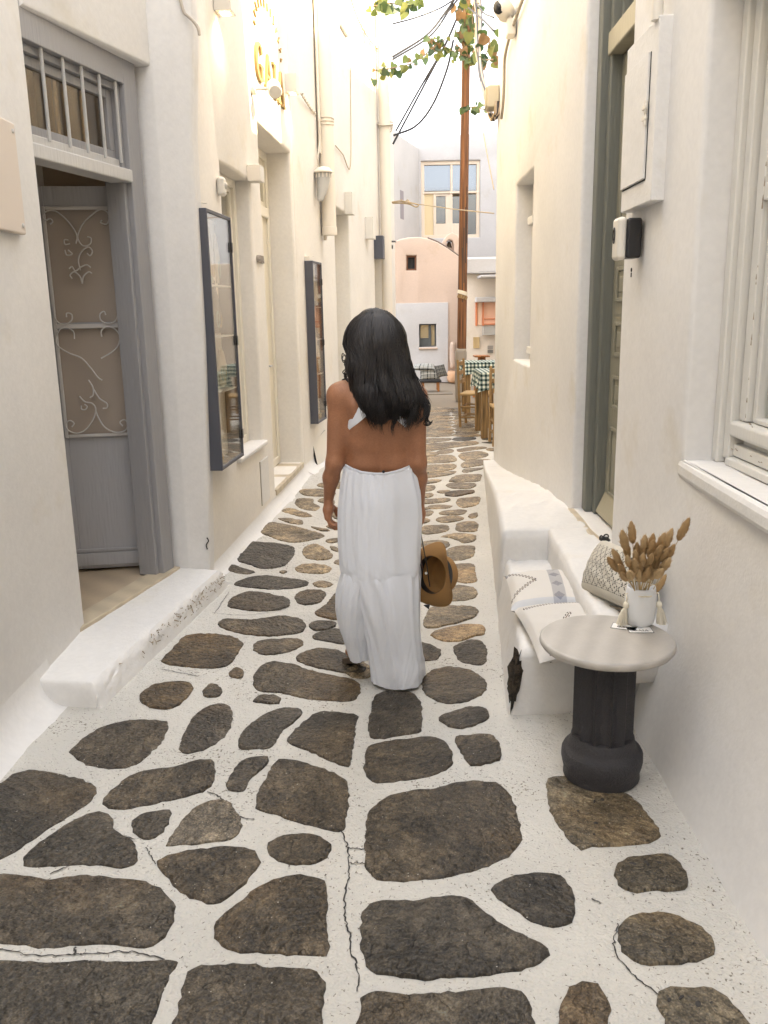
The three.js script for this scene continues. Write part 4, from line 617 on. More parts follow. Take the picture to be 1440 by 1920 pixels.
{ // raised lettering
  const a = GW.hit(478, 150), b = GW.hit(531, 190), lit = plaster(0.42, 0.28, 0.11), t = GW.set(thing('shop_sign', 'large raised GAIA lettering with an arched line of small letters on the shop wall', 'sign'), a[0], GW.hit(505, 175)[1]);
  const word = (parent, str, size, w, y, name, f, mat) => { let x = 0; const gs = [...str].map((ch) => { const g = new TextGeometry(ch, { font: f, size, depth: 0.02, curveSegments: 5, bevelEnabled: false }); g.computeBoundingBox(); const r = [g, x, g.boundingBox.max.x - g.boundingBox.min.x]; g.translate(-g.boundingBox.min.x, 0, 0); x += r[2] + size * 0.16; return r; }); const k = w / (x - size * 0.16); gs.forEach(([g, gx]) => { g.scale(k, 1, 1); g.translate(gx * k, y, 0.001); mesh(parent, name, g, mat); }); };
  word(t, 'GAIA', 0.27, b[0] - a[0], 0.0, 'letter', font, lit);
  const W0 = b[0] - a[0]; for (let i = 0; i < 13; i++) { const an = Math.PI * (0.95 - 0.9 * i / 12), cx = W0 / 2 + Math.cos(an) * W0 * 0.46, cy = 0.34 + Math.sin(an) * 0.30, g = merge(bx(-0.012, 0.0, -0.03, 0.03 + (i % 3) * 0.01, 0, 0.014, 0.002), i % 2 ? bx(0, 0.02, 0.01, 0.022, 0, 0.013, 0.002) : bx(0, 0.018, -0.02, -0.01, 0, 0.013, 0.002)); g.rotateZ(an - Math.PI / 2); g.translate(cx, cy, 0); mesh(t, 'small_letter', g, lit); }
  const c = GW.hit(480, 484), d = GW.hit(497, 484), t2 = GW.set(thing('shop_sign', 'tiny GAIA letters between the display window and the shop door', 'sign'), c[0], c[1] - 0.03);
  word(t2, 'GAIA', 0.055, Math.min(d[0] - c[0], 0.2), 0, 'letter', fontSans, std(0.34, 0.30, 0.25, 0.5));
}
{ // wall bits on the left
  const [s, y] = GW.hit(408, 350, 0), t = GW.set(thing('door_chime', 'white rounded box fixed on the wall above the near display case', 'alarm box'), s, y - 0.055);
  mesh(t, 'casing', new RoundedBoxGeometry(0.075, 0.115, 0.05, 4, 0.02).translate(0, 0.055, 0.026), M.whitePlastic); mesh(t, 'lens', lathe([[0, 0.012], [0.016, 0.008], [0.02, 0], [0.02, -0.004]], 20).rotateX(Math.PI / 2).translate(0, 0.06, 0.052), std(0.5, 0.47, 0.42, 0.3));
  const a = L0.hit(21, 300), pb = L0.hit(22, 438)[1], pt = L0.hit(2, 226)[1], p = L0.set(thing('wall_plaque', 'cream wall plaque with corner screws at the left edge beside the grey door', 'plaque'), a[0], pb);
  mesh(p, 'plate', bx(-0.42, 0, 0, pt - pb, 0.002, 0.03, 0.008), std(0.66, 0.58, 0.50, 0.5)); for (const [x, yy] of [[-0.03, 0.035], [-0.03, pt - pb - 0.035], [-0.39, 0.035], [-0.39, pt - pb - 0.035]]) mesh(p, 'screw', lathe([[0, 0.006], [0.008, 0.005], [0.009, 0]], 12).rotateX(Math.PI / 2).translate(x, yy, 0.03), M.iron);
  const cp = [[333, -20], [344, 20], [352, 30], [361, 38], [371, 52], [374, 66]].map(([x, y2]) => at(x, y2, 4.955)); mesh(thing('wall_cable', 'painted over cable curling across the top of the door pier', 'cable'), 'cable', tube(cp, 0.008, 40, 8), std(0.5, 0.44, 0.37, 0.8));
  const w = thing('leaning_panel', 'thin white panel standing ajar low on the wall past the shop door', 'panel'), q = [at(583, 832, 8.95), at(593, 877, 8.9), at(616, 850, 9.5), at(606, 806, 9.55)], g = new THREE.BufferGeometry(); const n = V(0.022, 0, 0.012), pos = []; for (const off of [0, 1]) for (const v of q) pos.push(v.x + n.x * off, v.y, v.z + n.z * off); g.setAttribute('position', new THREE.Float32BufferAttribute(pos, 3)); g.setIndex([4, 5, 6, 4, 6, 7, 0, 2, 1, 0, 3, 2]); mesh(w, 'board', boxUV(g.toNonIndexed ? (g.computeVertexNormals(), g) : g), M.whitePlastic);
  const g2 = new THREE.BufferGeometry(); g2.setAttribute('position', new THREE.Float32BufferAttribute(pos, 3)); g2.setIndex([0, 1, 4, 1, 5, 4, 1, 2, 5, 2, 6, 5, 2, 3, 6, 3, 7, 6, 3, 0, 7, 0, 4, 7]); mesh(w, 'edge', boxUV((g2.computeVertexNormals(), g2)), M.black);
}
// downpipes, conduits, cables on the left wall
const onW = (W, l, off) => l.map(([x, y]) => { const [s, h] = W.hit(x, y, off); return W.pt(s, h, off); });
{
  const [s, yb] = FW.hit(618, 441, 0.09), t = thing('downpipe', 'thick cream downpipe ending above the doorway on the left wall', 'downpipe'), P = (y) => FW.pt(s, y, 0.09);
  mesh(t, 'pipe', merge(rod(P(yb), P(7.5), 0.077, 28), lathe([[0.077, 0], [0.083, 0], [0.083, 0.08], [0.077, 0.085]], 28).translate(P(yb).x, yb, P(yb).z)), M.pipe);
  const [, ys] = FW.hit(618, 231, 0.09); for (let k = 0; k < 3; k++) mesh(t, 'strap', new THREE.TorusGeometry(0.081, 0.006, 6, 30).rotateX(Math.PI / 2 + 0.1 * (k - 1)).translate(P(0).x, ys - k * 0.028, P(0).z), M.cableWhite);
  const t2 = thing('conduit', 'pair of slim painted conduits running up beside the thick downpipe', 'conduit'), c1 = FW.hit(599, 250, 0.03), c2 = FW.hit(605, 300, 0.03), lo = FW.hit(609, 450, 0.03);
  mesh(t2, 'pipe', rod(FW.pt(c1[0], c1[1] - 0.2, 0.03), FW.pt(c1[0], 7.4, 0.03), 0.016), M.pipe); mesh(t2, 'pipe', rod(FW.pt(c2[0], lo[1], 0.03), FW.pt(c2[0], 7.4, 0.03), 0.02), M.pipe);
  mesh(t2, 'cable', tube(onW(FW, [[597, 225], [599, 262], [596, 300], [602, 318]], 0.04), 0.008, 30), M.cableWhite);
  const wl = GW.hit(571, 178, 0.1); mesh(thing('wall_cable', 'twisted white cable from the lit box lamp to the conduits', 'cable'), 'cable', merge(...[0, 1].map((k) => tube([...Array(16)].map((_, i) => { const u = i / 15, [sx, sy] = GW.hit(lerp(566, 594, u), lerp(176, 216, u) + 2 * Math.sin(u * 3), 0.06); return GW.pt(sx, sy + 0.012 * Math.sin(i * 1.9 + k * 3), 0.06 + 0.01 * Math.cos(i * 1.9 + k * 3)); }), 0.006, 60, 6))), M.cableWhite);
  const e = FW.hit(606, 322, 0.09), wh = thing('cable_elbow', 'grey hooded cable outlet hanging at the foot of the slim conduits', 'conduit fitting'), E0 = FW.pt(e[0], e[1], 0.09);
  const hood = lathe([[0.02, 0.05], [0.06, 0.04], [0.095, 0.005], [0.098, -0.012], [0.08, -0.014]], 26).translate(E0.x, E0.y, E0.z); mesh(wh, 'hood', hood, M.pipe);
  const bl = []; for (let i = 0; i <= 10; i++) bl.push([lerp(0.07, 0.03, Math.pow(i / 10, 2)), -0.014 - i * 0.028]); const bg = lathe([...bl, [0, -0.30]], 26); const bp = bg.attributes.position; for (let i = 0; i < bp.count; i++) { const k = clamp(-bp.getY(i) / 0.3, 0, 1); bp.setZ(i, bp.getZ(i) + 0.05 * k * k); bp.setX(i, bp.getX(i) - 0.04 * k * k); } bg.computeVertexNormals(); bg.translate(E0.x, E0.y, E0.z); mesh(wh, 'bell', bg, std(0.46, 0.45, 0.42, 0.45));
  mesh(wh, 'rib', merge(...[...Array(12)].map((_, i) => { const a = i / 12 * 6.283; return bx(E0.x + 0.078 * Math.cos(a) - 0.005, E0.x + 0.078 * Math.cos(a) + 0.005, E0.y - 0.06, E0.y - 0.012, E0.z + 0.078 * Math.sin(a) - 0.005, E0.z + 0.078 * Math.sin(a) + 0.005, 0.001); })), M.pipe);
  const [s3, y3] = FW.hit(726, 545, 0.11), Q = (y) => FW.pt(s3, y, 0.11), t3 = thing('downpipe', 'tall cream downpipe at the far end of the left wall', 'downpipe'); mesh(t3, 'pipe', rod(Q(0.2), Q(7.5), 0.085, 26), M.pipe);
  const yk = FW.hit(727, 247, 0.11)[1]; mesh(t3, 'wire_tie', merge(...[0, 1, 2, 3].map((k) => new THREE.TorusGeometry(0.10 + k * 0.012, 0.008, 6, 26).rotateX(Math.PI / 2 + 0.25 * (k - 1.5)).translate(Q(0).x + 0.02, yk + (k - 1.5) * 0.03, Q(0).z))), M.cableWhite);
  mesh(thing('wall_cable', 'thin cable sagging down the sunlit upper left wall', 'cable'), 'cable', tube(onW(FW, [[652, -20], [672, 38], [694, 76], [717, 102]], 0.02), 0.008, 40), M.cableTan);
  mesh(thing('wall_cable', 'thin cable running down the wall beside the thick downpipe', 'cable'), 'cable', tube(onW(FW, [[655, -10], [657, 150], [657, 310], [643, 290], [629, 273]], 0.02), 0.006, 60), M.cableTan);
  mesh(thing('wall_cable', 'faint cable clipped along the far downpipe', 'cable'), 'cable', tube(onW(FW, [[716, 250], [718, 380], [720, 460]], 0.03), 0.01, 30), M.cableTan);
  const cm = FW.hit(737, 462, 0.15), ct = FW.set(thing('security_camera', 'small white security camera on the far left house corner', 'camera'), cm[0], cm[1]); mesh(ct, 'housing', new RoundedBoxGeometry(0.14, 0.14, 0.3, 3, 0.05).translate(0, 0, -0.02), M.whitePlastic); mesh(ct, 'lens', lathe([[0, 0.02], [0.03, 0.015], [0.035, 0]], 16).rotateX(Math.PI / 2).translate(0.0, -0.01, 0.13), M.black); mesh(ct, 'hood', bx(-0.1, 0.1, 0.07, 0.085, -0.17, 0.2, 0.006), M.slate);
}
// ---------- things on the right wall ----------
{
  const a = RW.hit(1164, 390, 0.05)[0], b = RW.hit(1226, 250, 0.05)[0], y1 = RW.hit(1231, 34, 0.05)[1], y0 = RW.hit(1225, 374, 0.05)[1], w = b - a, hh = y1 - y0, t = RW.set(thing('meter_cabinet', 'white painted meter cabinet standing out from the right wall', 'cabinet'), a, y0);
  mesh(t, 'body', bx(0, w, 0, hh, -0.01, 0.05, 0.005, 3), M.white);
  const sx = RW.hit(1214, 250, 0.05)[0] - a; mesh(t, 'door', bx(0.015, sx, 0.09, hh - 0.10, 0.049, 0.060, 0.003), M.white); mesh(t, 'gap', merge(bx(sx + 0.001, sx + 0.006, 0.09, hh - 0.1, 0.04, 0.0525, 0), bx(0.015, sx, 0.084, 0.089, 0.04, 0.0525, 0)), M.dark);
  for (const k of [0.47, 0.53]) mesh(t, 'latch', merge(bx(sx - 0.03, sx + 0.014, hh * k, hh * k + 0.018, 0.058, 0.068, 0.003), rod(V(sx + 0.004, hh * k - 0.02, 0.062), V(sx + 0.004, hh * k + 0.03, 0.062), 0.006)), M.whitePlastic);
  const pp = RW.hit(1236, 15, 0.05); mesh(thing('conduit', 'short white conduit rising from the top of the meter cabinet', 'conduit'), 'pipe', rod(RW.pt(pp[0] - 0.02, y1 - 0.01, 0.05), RW.pt(pp[0] - 0.02, y1 + 1, 0.05), 0.022), M.whitePlastic);
  const c = RW.hit(1180, 448, 0.05), s = RW.set(thing('alarm_box', 'small white and black alarm box on the wall under the meter cabinet', 'alarm box'), c[0], c[1] - 0.085);
  mesh(s, 'casing', merge(new RoundedBoxGeometry(0.10, 0.17, 0.04, 4, 0.018).translate(-0.002, 0.085, 0.09)), M.whitePlastic); mesh(s, 'cover', new RoundedBoxGeometry(0.108, 0.158, 0.062, 4, 0.012).translate(0.003, 0.085, 0.044), M.black);
  mesh(s, 'badge', new THREE.TorusGeometry(0.014, 0.003, 6, 20).scale(1, 2, 1).translate(-0.01, 0.10, 0.112), M.black);
  const kx = RW.hit(1184, 506, 0.001); const kh = RW.set(thing('bell_push', 'tiny dark bell push hole in the wall under the alarm box', 'bell'), kx[0], kx[1]); mesh(kh, 'plate', lathe([[0, 0.004], [0.008, 0.003], [0.009, 0]], 12).rotateX(Math.PI / 2), M.dark); mesh(kh, 'slot', bx(-0.004, 0.004, -0.03, -0.012, 0, 0.003, 0), M.dark);
}
{
  const c = RW.hit(952, 26, 0.07), t = RW.set(thing('security_camera', 'white security camera with a black lens high on the right corner', 'camera'), c[0], c[1]);
  const hd = new THREE.CapsuleGeometry(0.075, 0.12, 8, 24).rotateZ(Math.PI / 2); hd.applyQuaternion(new THREE.Quaternion().setFromAxisAngle(V(0, 1, 0), -0.35)); mesh(t, 'housing', hd.translate(0, 0.03, 0.10), M.whitePlastic);
  const ln = lathe([[0, 0.03], [0.02, 0.028], [0.048, 0.012], [0.05, 0]], 24).applyQuaternion(new THREE.Quaternion().setFromUnitVectors(V(0, 1, 0), V(0.92, -0.12, 0.36).normalize())); mesh(t, 'lens', ln.translate(0.095, 0.02, 0.15), M.black);
  mesh(t, 'mount', merge(bx(-0.07, 0.07, -0.17, -0.05, 0.01, 0.08, 0.012), rod(V(0, -0.06, 0.05), V(0, 0.02, 0.09), 0.025)), M.whitePlastic);
  const j0 = RW.hit(930, 190, 0.06), j1 = RW.hit(941, 124, 0.06), jt = RW.set(thing('junction_box', 'weathered olive grey junction box at the right house corner', 'junction box'), 0.12, j0[1]), hh = j1[1] - j0[1];
  mesh(jt, 'box', new RoundedBoxGeometry(0.22, hh, 0.11, 3, 0.012).translate(-0.04, hh / 2, 0.06), std(0.50, 0.45, 0.34, 0.6)); mesh(jt, 'lid', new RoundedBoxGeometry(0.18, hh * 0.88, 0.02, 3, 0.008).translate(-0.04, hh / 2, 0.118), std(0.42, 0.37, 0.25, 0.55));
  const cb = (l, r, m, label, z) => mesh(thing('wall_cable', label, 'cable'), 'cable', tube(z ? l.map(([x, y, zz]) => at(x, y, zz ?? z)) : onW(RW, l, 0.03), r, l.length * 9, 6), m);
  cb([[985, -15], [966, 38], [952, 82], [946, 115], [945, 160], [943, 198], [940, 222]], 0.013, std(0.33, 0.29, 0.23, 0.7), 'thick grey cable running down the right house corner past the camera');
  cb([[955, 52], [958, 62], [960, 70]], 0.006, M.cableTan, 'short lead dangling below the right hand camera');
  const bun = thing('cable_bundle', 'bundle of weathered cables looping from the junction box up towards the pole', 'cables'); const mats = [M.cableTan, std(0.45, 0.36, 0.28, 0.7), M.cable, std(0.52, 0.42, 0.34, 0.7)];
  for (let k = 0; k < 7; k++) mesh(bun, 'cable', tube([[930 + k * 1.4, 190, 8.7], [929 + k, 212 + k * 2, 8.7], [924 + k, 226 - k, 8.75], [918 + k * 0.8, 216, 8.9], [908 + k, 178, 9.6], [900 + k * 0.7, 140, 10.6], [893 + k * 1.2, 90, 12], [890 + k * 2, 20, 13.6], [880 + k * 2, -60, 14.6]].map(([x, y, z]) => at(x + Math.sin(k * 2.3 + y * 0.05) * 2, y, z)), 0.010 + 0.004 * (k % 3), 70, 5), mats[k % 4]);
}
// ---------- pole, wires, rope, vines ----------
{
  const b = G(864, 752), zq = -b.z, t = thing('utility_pole', 'tall brown wooden utility pole set in a grey concrete base', 'pole'); const top = at(876, -40, zq), axis = top.clone().sub(b).normalize(), yc = at(866, 652, zq).y, P = (y) => b.clone().addScaledVector(axis, y / axis.y);
  const sh = rod(P(yc - 0.1), P(7.4), 0.082, 22, 0.062); mesh(t, 'shaft', boxUV(sh, 1), M.pole); mesh(t, 'concrete_base', lumpyBox(b.x - 0.10, b.x + 0.10, -0.02, yc, b.z - 0.10, b.z + 0.10, 0.05, 0.01, 0.08), std(0.34, 0.29, 0.23, 0.9));
  for (const [py, m] of [[549, 'roomWhite'], [557, 'woodPale']]) { const q = P(at(868, py, zq).y), g = lathe([[0.086, -0.03], [0.09, -0.028], [0.09, 0.03], [0.086, 0.032]], 24); g.rotateZ(-0.3); mesh(t, 'strap', g.translate(q.x, q.y, q.z), M[m]); }
  const ck = []; for (let i = 0; i < 4; i++) { const y0 = lerp(1.7, 3.0, i / 4), q = P(y0); ck.push(bx(q.x - 0.01 + 0.02 * i, q.x + 0.002 + 0.02 * i, y0, y0 + 0.9, q.z + 0.06, q.z + 0.082 - i * 0.004, 0.002)); } mesh(t, 'split', merge(ck), M.dark);
  const wires = [['black service wire sloping from the pole to the upper left wall', [[862, -8, 15], [826, 15, 15], [780, 33, 14.6], [736, 45, 14.5]], 0.013], ['heavier black wire sagging left from the pole top', [[858, -10, 15], [836, 22, 15], [800, 66, 14.8], [736, 107, 14.6]], 0.018], ['second sagging black wire just under the heavier one', [[862, -6, 15], [842, 20, 15], [806, 68, 14.8], [736, 112, 14.6]], 0.016], ['straight thin wire from the pole to the downpipe tie', [[862, 20, 15], [838, 78, 15], [790, 170, 14.8], [737, 270, 14.6]], 0.016], ['thinnest wire beside the straight one down to the left', [[861, 24, 15], [832, 88, 15], [786, 168, 14.8], [742, 246, 14.6]], 0.015], ['long slack wire curving from the vines to the far downpipe', [[850, 75, 15], [838, 130, 15], [812, 195, 14.9], [780, 236, 14.7], [738, 254, 14.6]], 0.018], ['dark wire from the pole to the right house corner', [[872, 10, 15], [900, 32, 12], [926, 58, 9.5]], 0.012], ['lower dark wire from the pole to the right house corner', [[884, -8, 15], [905, 22, 12], [926, 33, 9.5]], 0.010], ['thin wire dropping from the vines to the right wall', [[884, 120, 15], [897, 190, 13], [910, 270, 11], [926, 355, 9.3]], 0.006]];
  for (const [lab, l, r] of wires) mesh(thing('overhead_wire', lab, 'wire'), 'wire', tube(l.map(([x, y, z]) => at(x, y, z)), r, 40, 5), r < 0.007 ? M.cableTan : M.cable);
  const rp = thing('rope', 'tan rope knotted at the left wall and strung across the alley', 'rope'); mesh(rp, 'line', tube([[736, 379, 13.5], [785, 383, 13], [850, 392, 11.5], [926, 400, 9]].map(([x, y, z]) => at(x, y, z)), 0.006, 40, 6), M.cableTan);
  mesh(rp, 'knot', merge(tube([[735, 379, 13.5], [750, 377, 13.4], [765, 379, 13.3], [784, 384, 13.2], [780, 388, 13.2], [768, 383, 13.3], [752, 381, 13.4], [736, 381, 13.5]].map(([x, y, z]) => at(x, y, z)), 0.010, 50, 6), tube([[752, 374, 13.4], [758, 380, 13.36], [764, 375, 13.4], [770, 381, 13.3]].map(([x, y, z]) => at(x, y, z)), 0.009, 30, 6)), M.cableTan);
}
{
  const leafS = new THREE.Shape(); leafS.moveTo(0, 0); leafS.bezierCurveTo(0.5, -0.16, 0.62, 0.28, 0.42, 0.52); leafS.bezierCurveTo(0.34, 0.72, 0.16, 0.86, 0, 1.0); leafS.bezierCurveTo(-0.16, 0.86, -0.34, 0.72, -0.42, 0.52); leafS.bezierCurveTo(-0.62, 0.28, -0.5, -0.16, 0, 0);
  const lg = new THREE.ShapeGeometry(leafS, 5), lp = lg.attributes.position; for (let i = 0; i < lp.count; i++) { const x = lp.getX(i), y = lp.getY(i); lp.setZ(i, 0.35 * Math.abs(x) - 0.18 * y * y); } lg.computeVertexNormals();
  const lm = (r, g, b) => new THREE.MeshPhysicalMaterial({ color: C(r, g, b), roughness: 0.6, transmission: 0.35, thickness: 0, side: THREE.DoubleSide }); const lms = [lm(0.07, 0.12, 0.028), lm(0.12, 0.165, 0.035), lm(0.21, 0.23, 0.05), lm(0.045, 0.085, 0.03), lm(0.26, 0.15, 0.06)], stemM = std(0.22, 0.15, 0.08, 0.8);
  const vine = (label, l, n, size, dry = 0.1) => { const t = thing('climbing_vine', label, 'vine'), pts = l.map(([x, y, z]) => at(x, y, z)), cv = new THREE.CatmullRomCurve3(pts); mesh(t, 'stem', tube(pts, 0.009, 50, 5), stemM); n = Math.round(n * 1.4); for (let i = 0; i < n; i++) { const u = (i + rnd() * 0.8) / n, p = cv.getPoint(u), m = mesh(t, i ? 'leaf_' + String(i).padStart(3, '0') : 'leaf', lg, rnd() < dry ? lms[4] : lms[Math.floor(rnd() * 4)]); m.position.copy(p).add(V(rr(-1, 1), rr(-1, 0.7), rr(-1, 1)).multiplyScalar(size * 0.8)); m.rotation.set(rr(-0.7, 0.9), rr(-1, 1), Math.PI + rr(-1.1, 1.1)); m.scale.setScalar(size * rr(0.45, 1.05)); } };
  vine('leafy vine strand hanging level across the sky from the pole to the left pipe', [[706, 132, 13], [735, 128, 13.3], [775, 117, 13.8], [815, 88, 14.3], [836, 72, 14.6]], 30, 0.12, 0.12);
  vine('topmost vine strand hanging into the picture from above on the left', [[700, 12, 13], [730, 6, 13.2], [760, 10, 13.5], [800, -8, 14]], 26, 0.15, 0.15);
  vine('short vine strand curling across the middle wires beside the pole', [[800, 68, 14.4], [825, 84, 14.5], [850, 96, 14.7], [876, 108, 14.9]], 26, 0.12, 0.12);
  vine('thick vine clump wrapped round the top of the pole', [[862, -30, 14.9], [872, 30, 14.9], [868, 70, 14.9], [880, 112, 14.9]], 44, 0.15, 0.22);
  vine('vine strand with heart shaped leaves between the pole and the right corner', [[890, -20, 14], [886, 40, 13.6], [896, 62, 13.2], [918, 78, 12], [908, 110, 12.4]], 22, 0.17, 0.15);
  vine('small sprig of dark leaves beside the pole below the junction box level', [[874, 204, 14.8], [890, 200, 13.5], [908, 206, 12]], 9, 0.11, 0);
  vine('wispy vine tendril reaching the right house corner near its top', [[896, 110, 13], [912, 112, 11.5], [926, 112, 9.6]], 5, 0.09, 0.1);
}

// ---------- the round table and what stands on it ----------
function pillowGeo(c, thick, n = 22, pinch = 0.10) { // c: corners BL, BR, TR, TL
  const N = c[1].clone().sub(c[0]).cross(c[3].clone().sub(c[0])).normalize(), geos = [];
  for (const side of [1, -1]) {
    const g = new THREE.PlaneGeometry(1, 1, n, n), p = g.attributes.position;
    for (let i = 0; i < p.count; i++) { let u = p.getX(i) + 0.5, v = p.getY(i) + 0.5; const a = u * 2 - 1, b = v * 2 - 1, e = Math.pow(Math.max(0, (1 - a * a) * (1 - b * b)), 0.38); const uu = 0.5 + a * 0.5 * (1 - pinch * (1 - b * b) * a * a * 0.6), vv = 0.5 + b * 0.5 * (1 - pinch * (1 - a * a) * b * b * 0.6); const q = c[0].clone().lerp(c[1], uu).lerp(c[3].clone().lerp(c[2], uu), vv); q.addScaledVector(N, side * thick * e * (1 + 0.12 * sm3(a * 3 + side, 1, b * 3))); p.setXYZ(i, q.x, q.y, q.z); }
    if (side < 0) { const ix = g.index.array; for (let i = 0; i < ix.length; i += 3) [ix[i], ix[i + 1]] = [ix[i + 1], ix[i]]; } g.computeVertexNormals(); geos.push(g);
  }
  return merge(geos);
}
const seg = (px, py, ax, ay, bx2, by2) => { const dx = bx2 - ax, dy = by2 - ay, t = clamp(((px - ax) * dx + (py - ay) * dy) / (dx * dx + dy * dy), 0, 1); return Math.hypot(px - ax - t * dx, py - ay - t * dy); };
{
  const q = at(1138, 1195, 2.72), H = q.y, t = thing('round_table', 'round marble topped table on a dark fluted column pedestal', 'table'); t.position.set(q.x, 0, q.z);
  const R = 0.226; mesh(t, 'tabletop', boxUV(lathe([[0, H - 0.034], [R - 0.02, H - 0.034], [R - 0.008, H - 0.03], [R, H - 0.018], [R - 0.002, H - 0.006], [R - 0.009, H], [0, H]], 72)), M.marble);
  const m = std(0.042, 0.040, 0.044, 0.55, { bumpMap: rep(tMortarB, 3), bumpScale: 0.01 });
  const fl = (y) => { const s = new THREE.Shape(), n = 160; for (let i = 0; i <= n; i++) { const a = i / n * Math.PI * 2, k = Math.abs(Math.sin(a * 6)), r = 0.107 - 0.024 * Math.pow(k, 0.7); s[i ? 'lineTo' : 'moveTo'](Math.cos(a) * r, Math.sin(a) * r); } return s; };
  const sh = new THREE.ExtrudeGeometry(fl(), { depth: H - 0.20, bevelEnabled: false, steps: 8 }); sh.rotateX(-Math.PI / 2); sh.translate(0, 0.125, 0); mesh(t, 'column', boxUV(toCreasedNormals(sh, 0.8)), m);
  mesh(t, 'capital', boxUV(lathe([[0, H - 0.09], [0.098, H - 0.085], [0.110, H - 0.065], [0.117, H - 0.05], [0.124, H - 0.046], [0.124, H - 0.036], [0, H - 0.036]], 48)), m);
  mesh(t, 'plinth', boxUV(lathe([[0, 0], [0.126, 0.001], [0.132, 0.010], [0.130, 0.030], [0.135, 0.05], [0.140, 0.075], [0.139, 0.100], [0.133, 0.112], [0.120, 0.117], [0.113, 0.130], [0.108, 0.158], [0.100, 0.162], [0, 0.162]], 48)), m);
  // vase with tassels
  const v = G(1199, 1170, H); const vs = thing('vase', 'white ceramic vase with cream tassels holding dried grass', 'vase'); vs.position.set(v.x, H, v.z);
  const vm = std(0.76, 0.78, 0.80, 0.35); const pr = [[0, 0.001], [0.036, 0.001], [0.046, 0.008], [0.051, 0.03], [0.053, 0.07], [0.0525, 0.11], [0.049, 0.135], [0.048, 0.140], [0.044, 0.140], [0.0445, 0.10], [0.044, 0.03], [0, 0.012]]; mesh(vs, 'body', lathe(pr, 56), vm);
  const ts = std(0.80, 0.75, 0.62, 0.95);
  for (const [ax, az] of [[-0.056, 0.018], [0.058, 0.020]]) {
    mesh(vs, 'tassel', (() => { const g = []; for (let i = 0; i < 60; i++) { const a = rr(0, 6.28), r = rr(0.3, 1), s = Math.sign(ax); g.push(tube([V(ax, 0.076, az), V(ax + s * 0.006 + Math.cos(a) * 0.011 * r, 0.055, az + Math.sin(a) * 0.011 * r), V(ax + s * 0.012 + Math.cos(a) * 0.020 * r, 0.006 + 0.004 * r, az + 0.004 + Math.sin(a) * 0.020 * r)], 0.0013, 6, 4)); } g.push(new THREE.SphereGeometry(0.011, 14, 10).scale(1, 1.2, 1).translate(ax, 0.078, az)); return merge(g); })(), ts);
    mesh(vs, 'cord', tube([V(ax, 0.085, az), V(ax * 0.98, 0.105, az), V(ax * 0.9, 0.118, az * 0.5), V(0, 0.120, az > 0 ? 0.052 : -0.052), V(-ax * 0.4, 0.119, 0.046)], 0.0028, 30, 6), ts);
  }
  const dg = thing('dried_grass', 'bunch of tan bunny tail grass standing in the white vase', 'dried flowers'); dg.position.set(v.x, H, v.z);
  const gm = [std(0.46, 0.315, 0.16, 0.95), std(0.52, 0.37, 0.20, 0.95), std(0.38, 0.25, 0.12, 0.95)], stm = std(0.48, 0.36, 0.18, 0.8);
  const tail = (() => { const g = new THREE.SphereGeometry(1, 22, 34), p = g.attributes.position; for (let i = 0; i < p.count; i++) { const x = p.getX(i), y = p.getY(i), z = p.getZ(i), k = 1 + 0.30 * (hsh(Math.floor((Math.atan2(z, x) + 3.2) * 14), Math.floor((y + 1) * 30)) - 0.5); const w = 0.0088 * (1 - 0.25 * y); p.setXYZ(i, x * w * k, y * 0.033, z * w * k); } g.computeVertexNormals(); const f = []; for (let i = 0; i < 46; i++) { const a = rr(0, 6.28), y = rr(-0.8, 0.95), r = Math.sqrt(1 - y * y) * 0.0088 * (1 - 0.25 * y), b = V(Math.cos(a) * r, y * 0.027, Math.sin(a) * r), e = b.clone().add(V(Math.cos(a) * 0.004, 0.0075, Math.sin(a) * 0.004)); f.push(rod(b, e, 0.0005, 3, 0.0001)); } return merge(g, f); })();
  const heads = [[1185, 998], [1155, 1042], [1165, 1068], [1190, 1060], [1205, 1050], [1222, 1030], [1240, 1018], [1253, 1010], [1232, 1052], [1214, 1072], [1198, 1078], [1246, 1040], [1175, 1030], [1208, 1022], [1195, 1035], [1228, 1068], [1182, 1078], [1256, 1036], [1160, 1055], [1248, 1058], [1220, 1048], [1170, 1012], [1236, 1075], [1282, 992], [1234, 1080], [1178, 1052], [1200, 1064], [1216, 1058], [1192, 1044], [1234, 1036], [1186, 1070], [1226, 1076], [1208, 1080], [1170, 1080], [1244, 1026], [1150, 1058], [1222, 1018]];
  heads.forEach(([px, py], i) => { const b = at(px, py, 2.66 + rr(-0.035, 0.07)), e = V(b.x - v.x, b.y - H, b.z - v.z), root = V(rr(-0.015, 0.015), 0.02, rr(-0.015, 0.015)), mth = V(clamp(e.x * 0.35, -0.036, 0.036), 0.14, clamp(e.z * 0.35, -0.036, 0.036)); if (i === 24) e.set(0.068, 0.15, 0.0); const up = e.clone().sub(mth).normalize(); mesh(dg, 'stem', tube([root, mth, e], 0.0012, 10, 5), stm); const g = mesh(dg, 'seed_head', tail, gm[i % 3]); g.position.copy(e); g.quaternion.setFromUnitVectors(V(0, 1, 0), i === 24 ? V(0.35, 0.9, 0.2).normalize() : up); g.scale.setScalar(rr(1.15, 1.55)); });
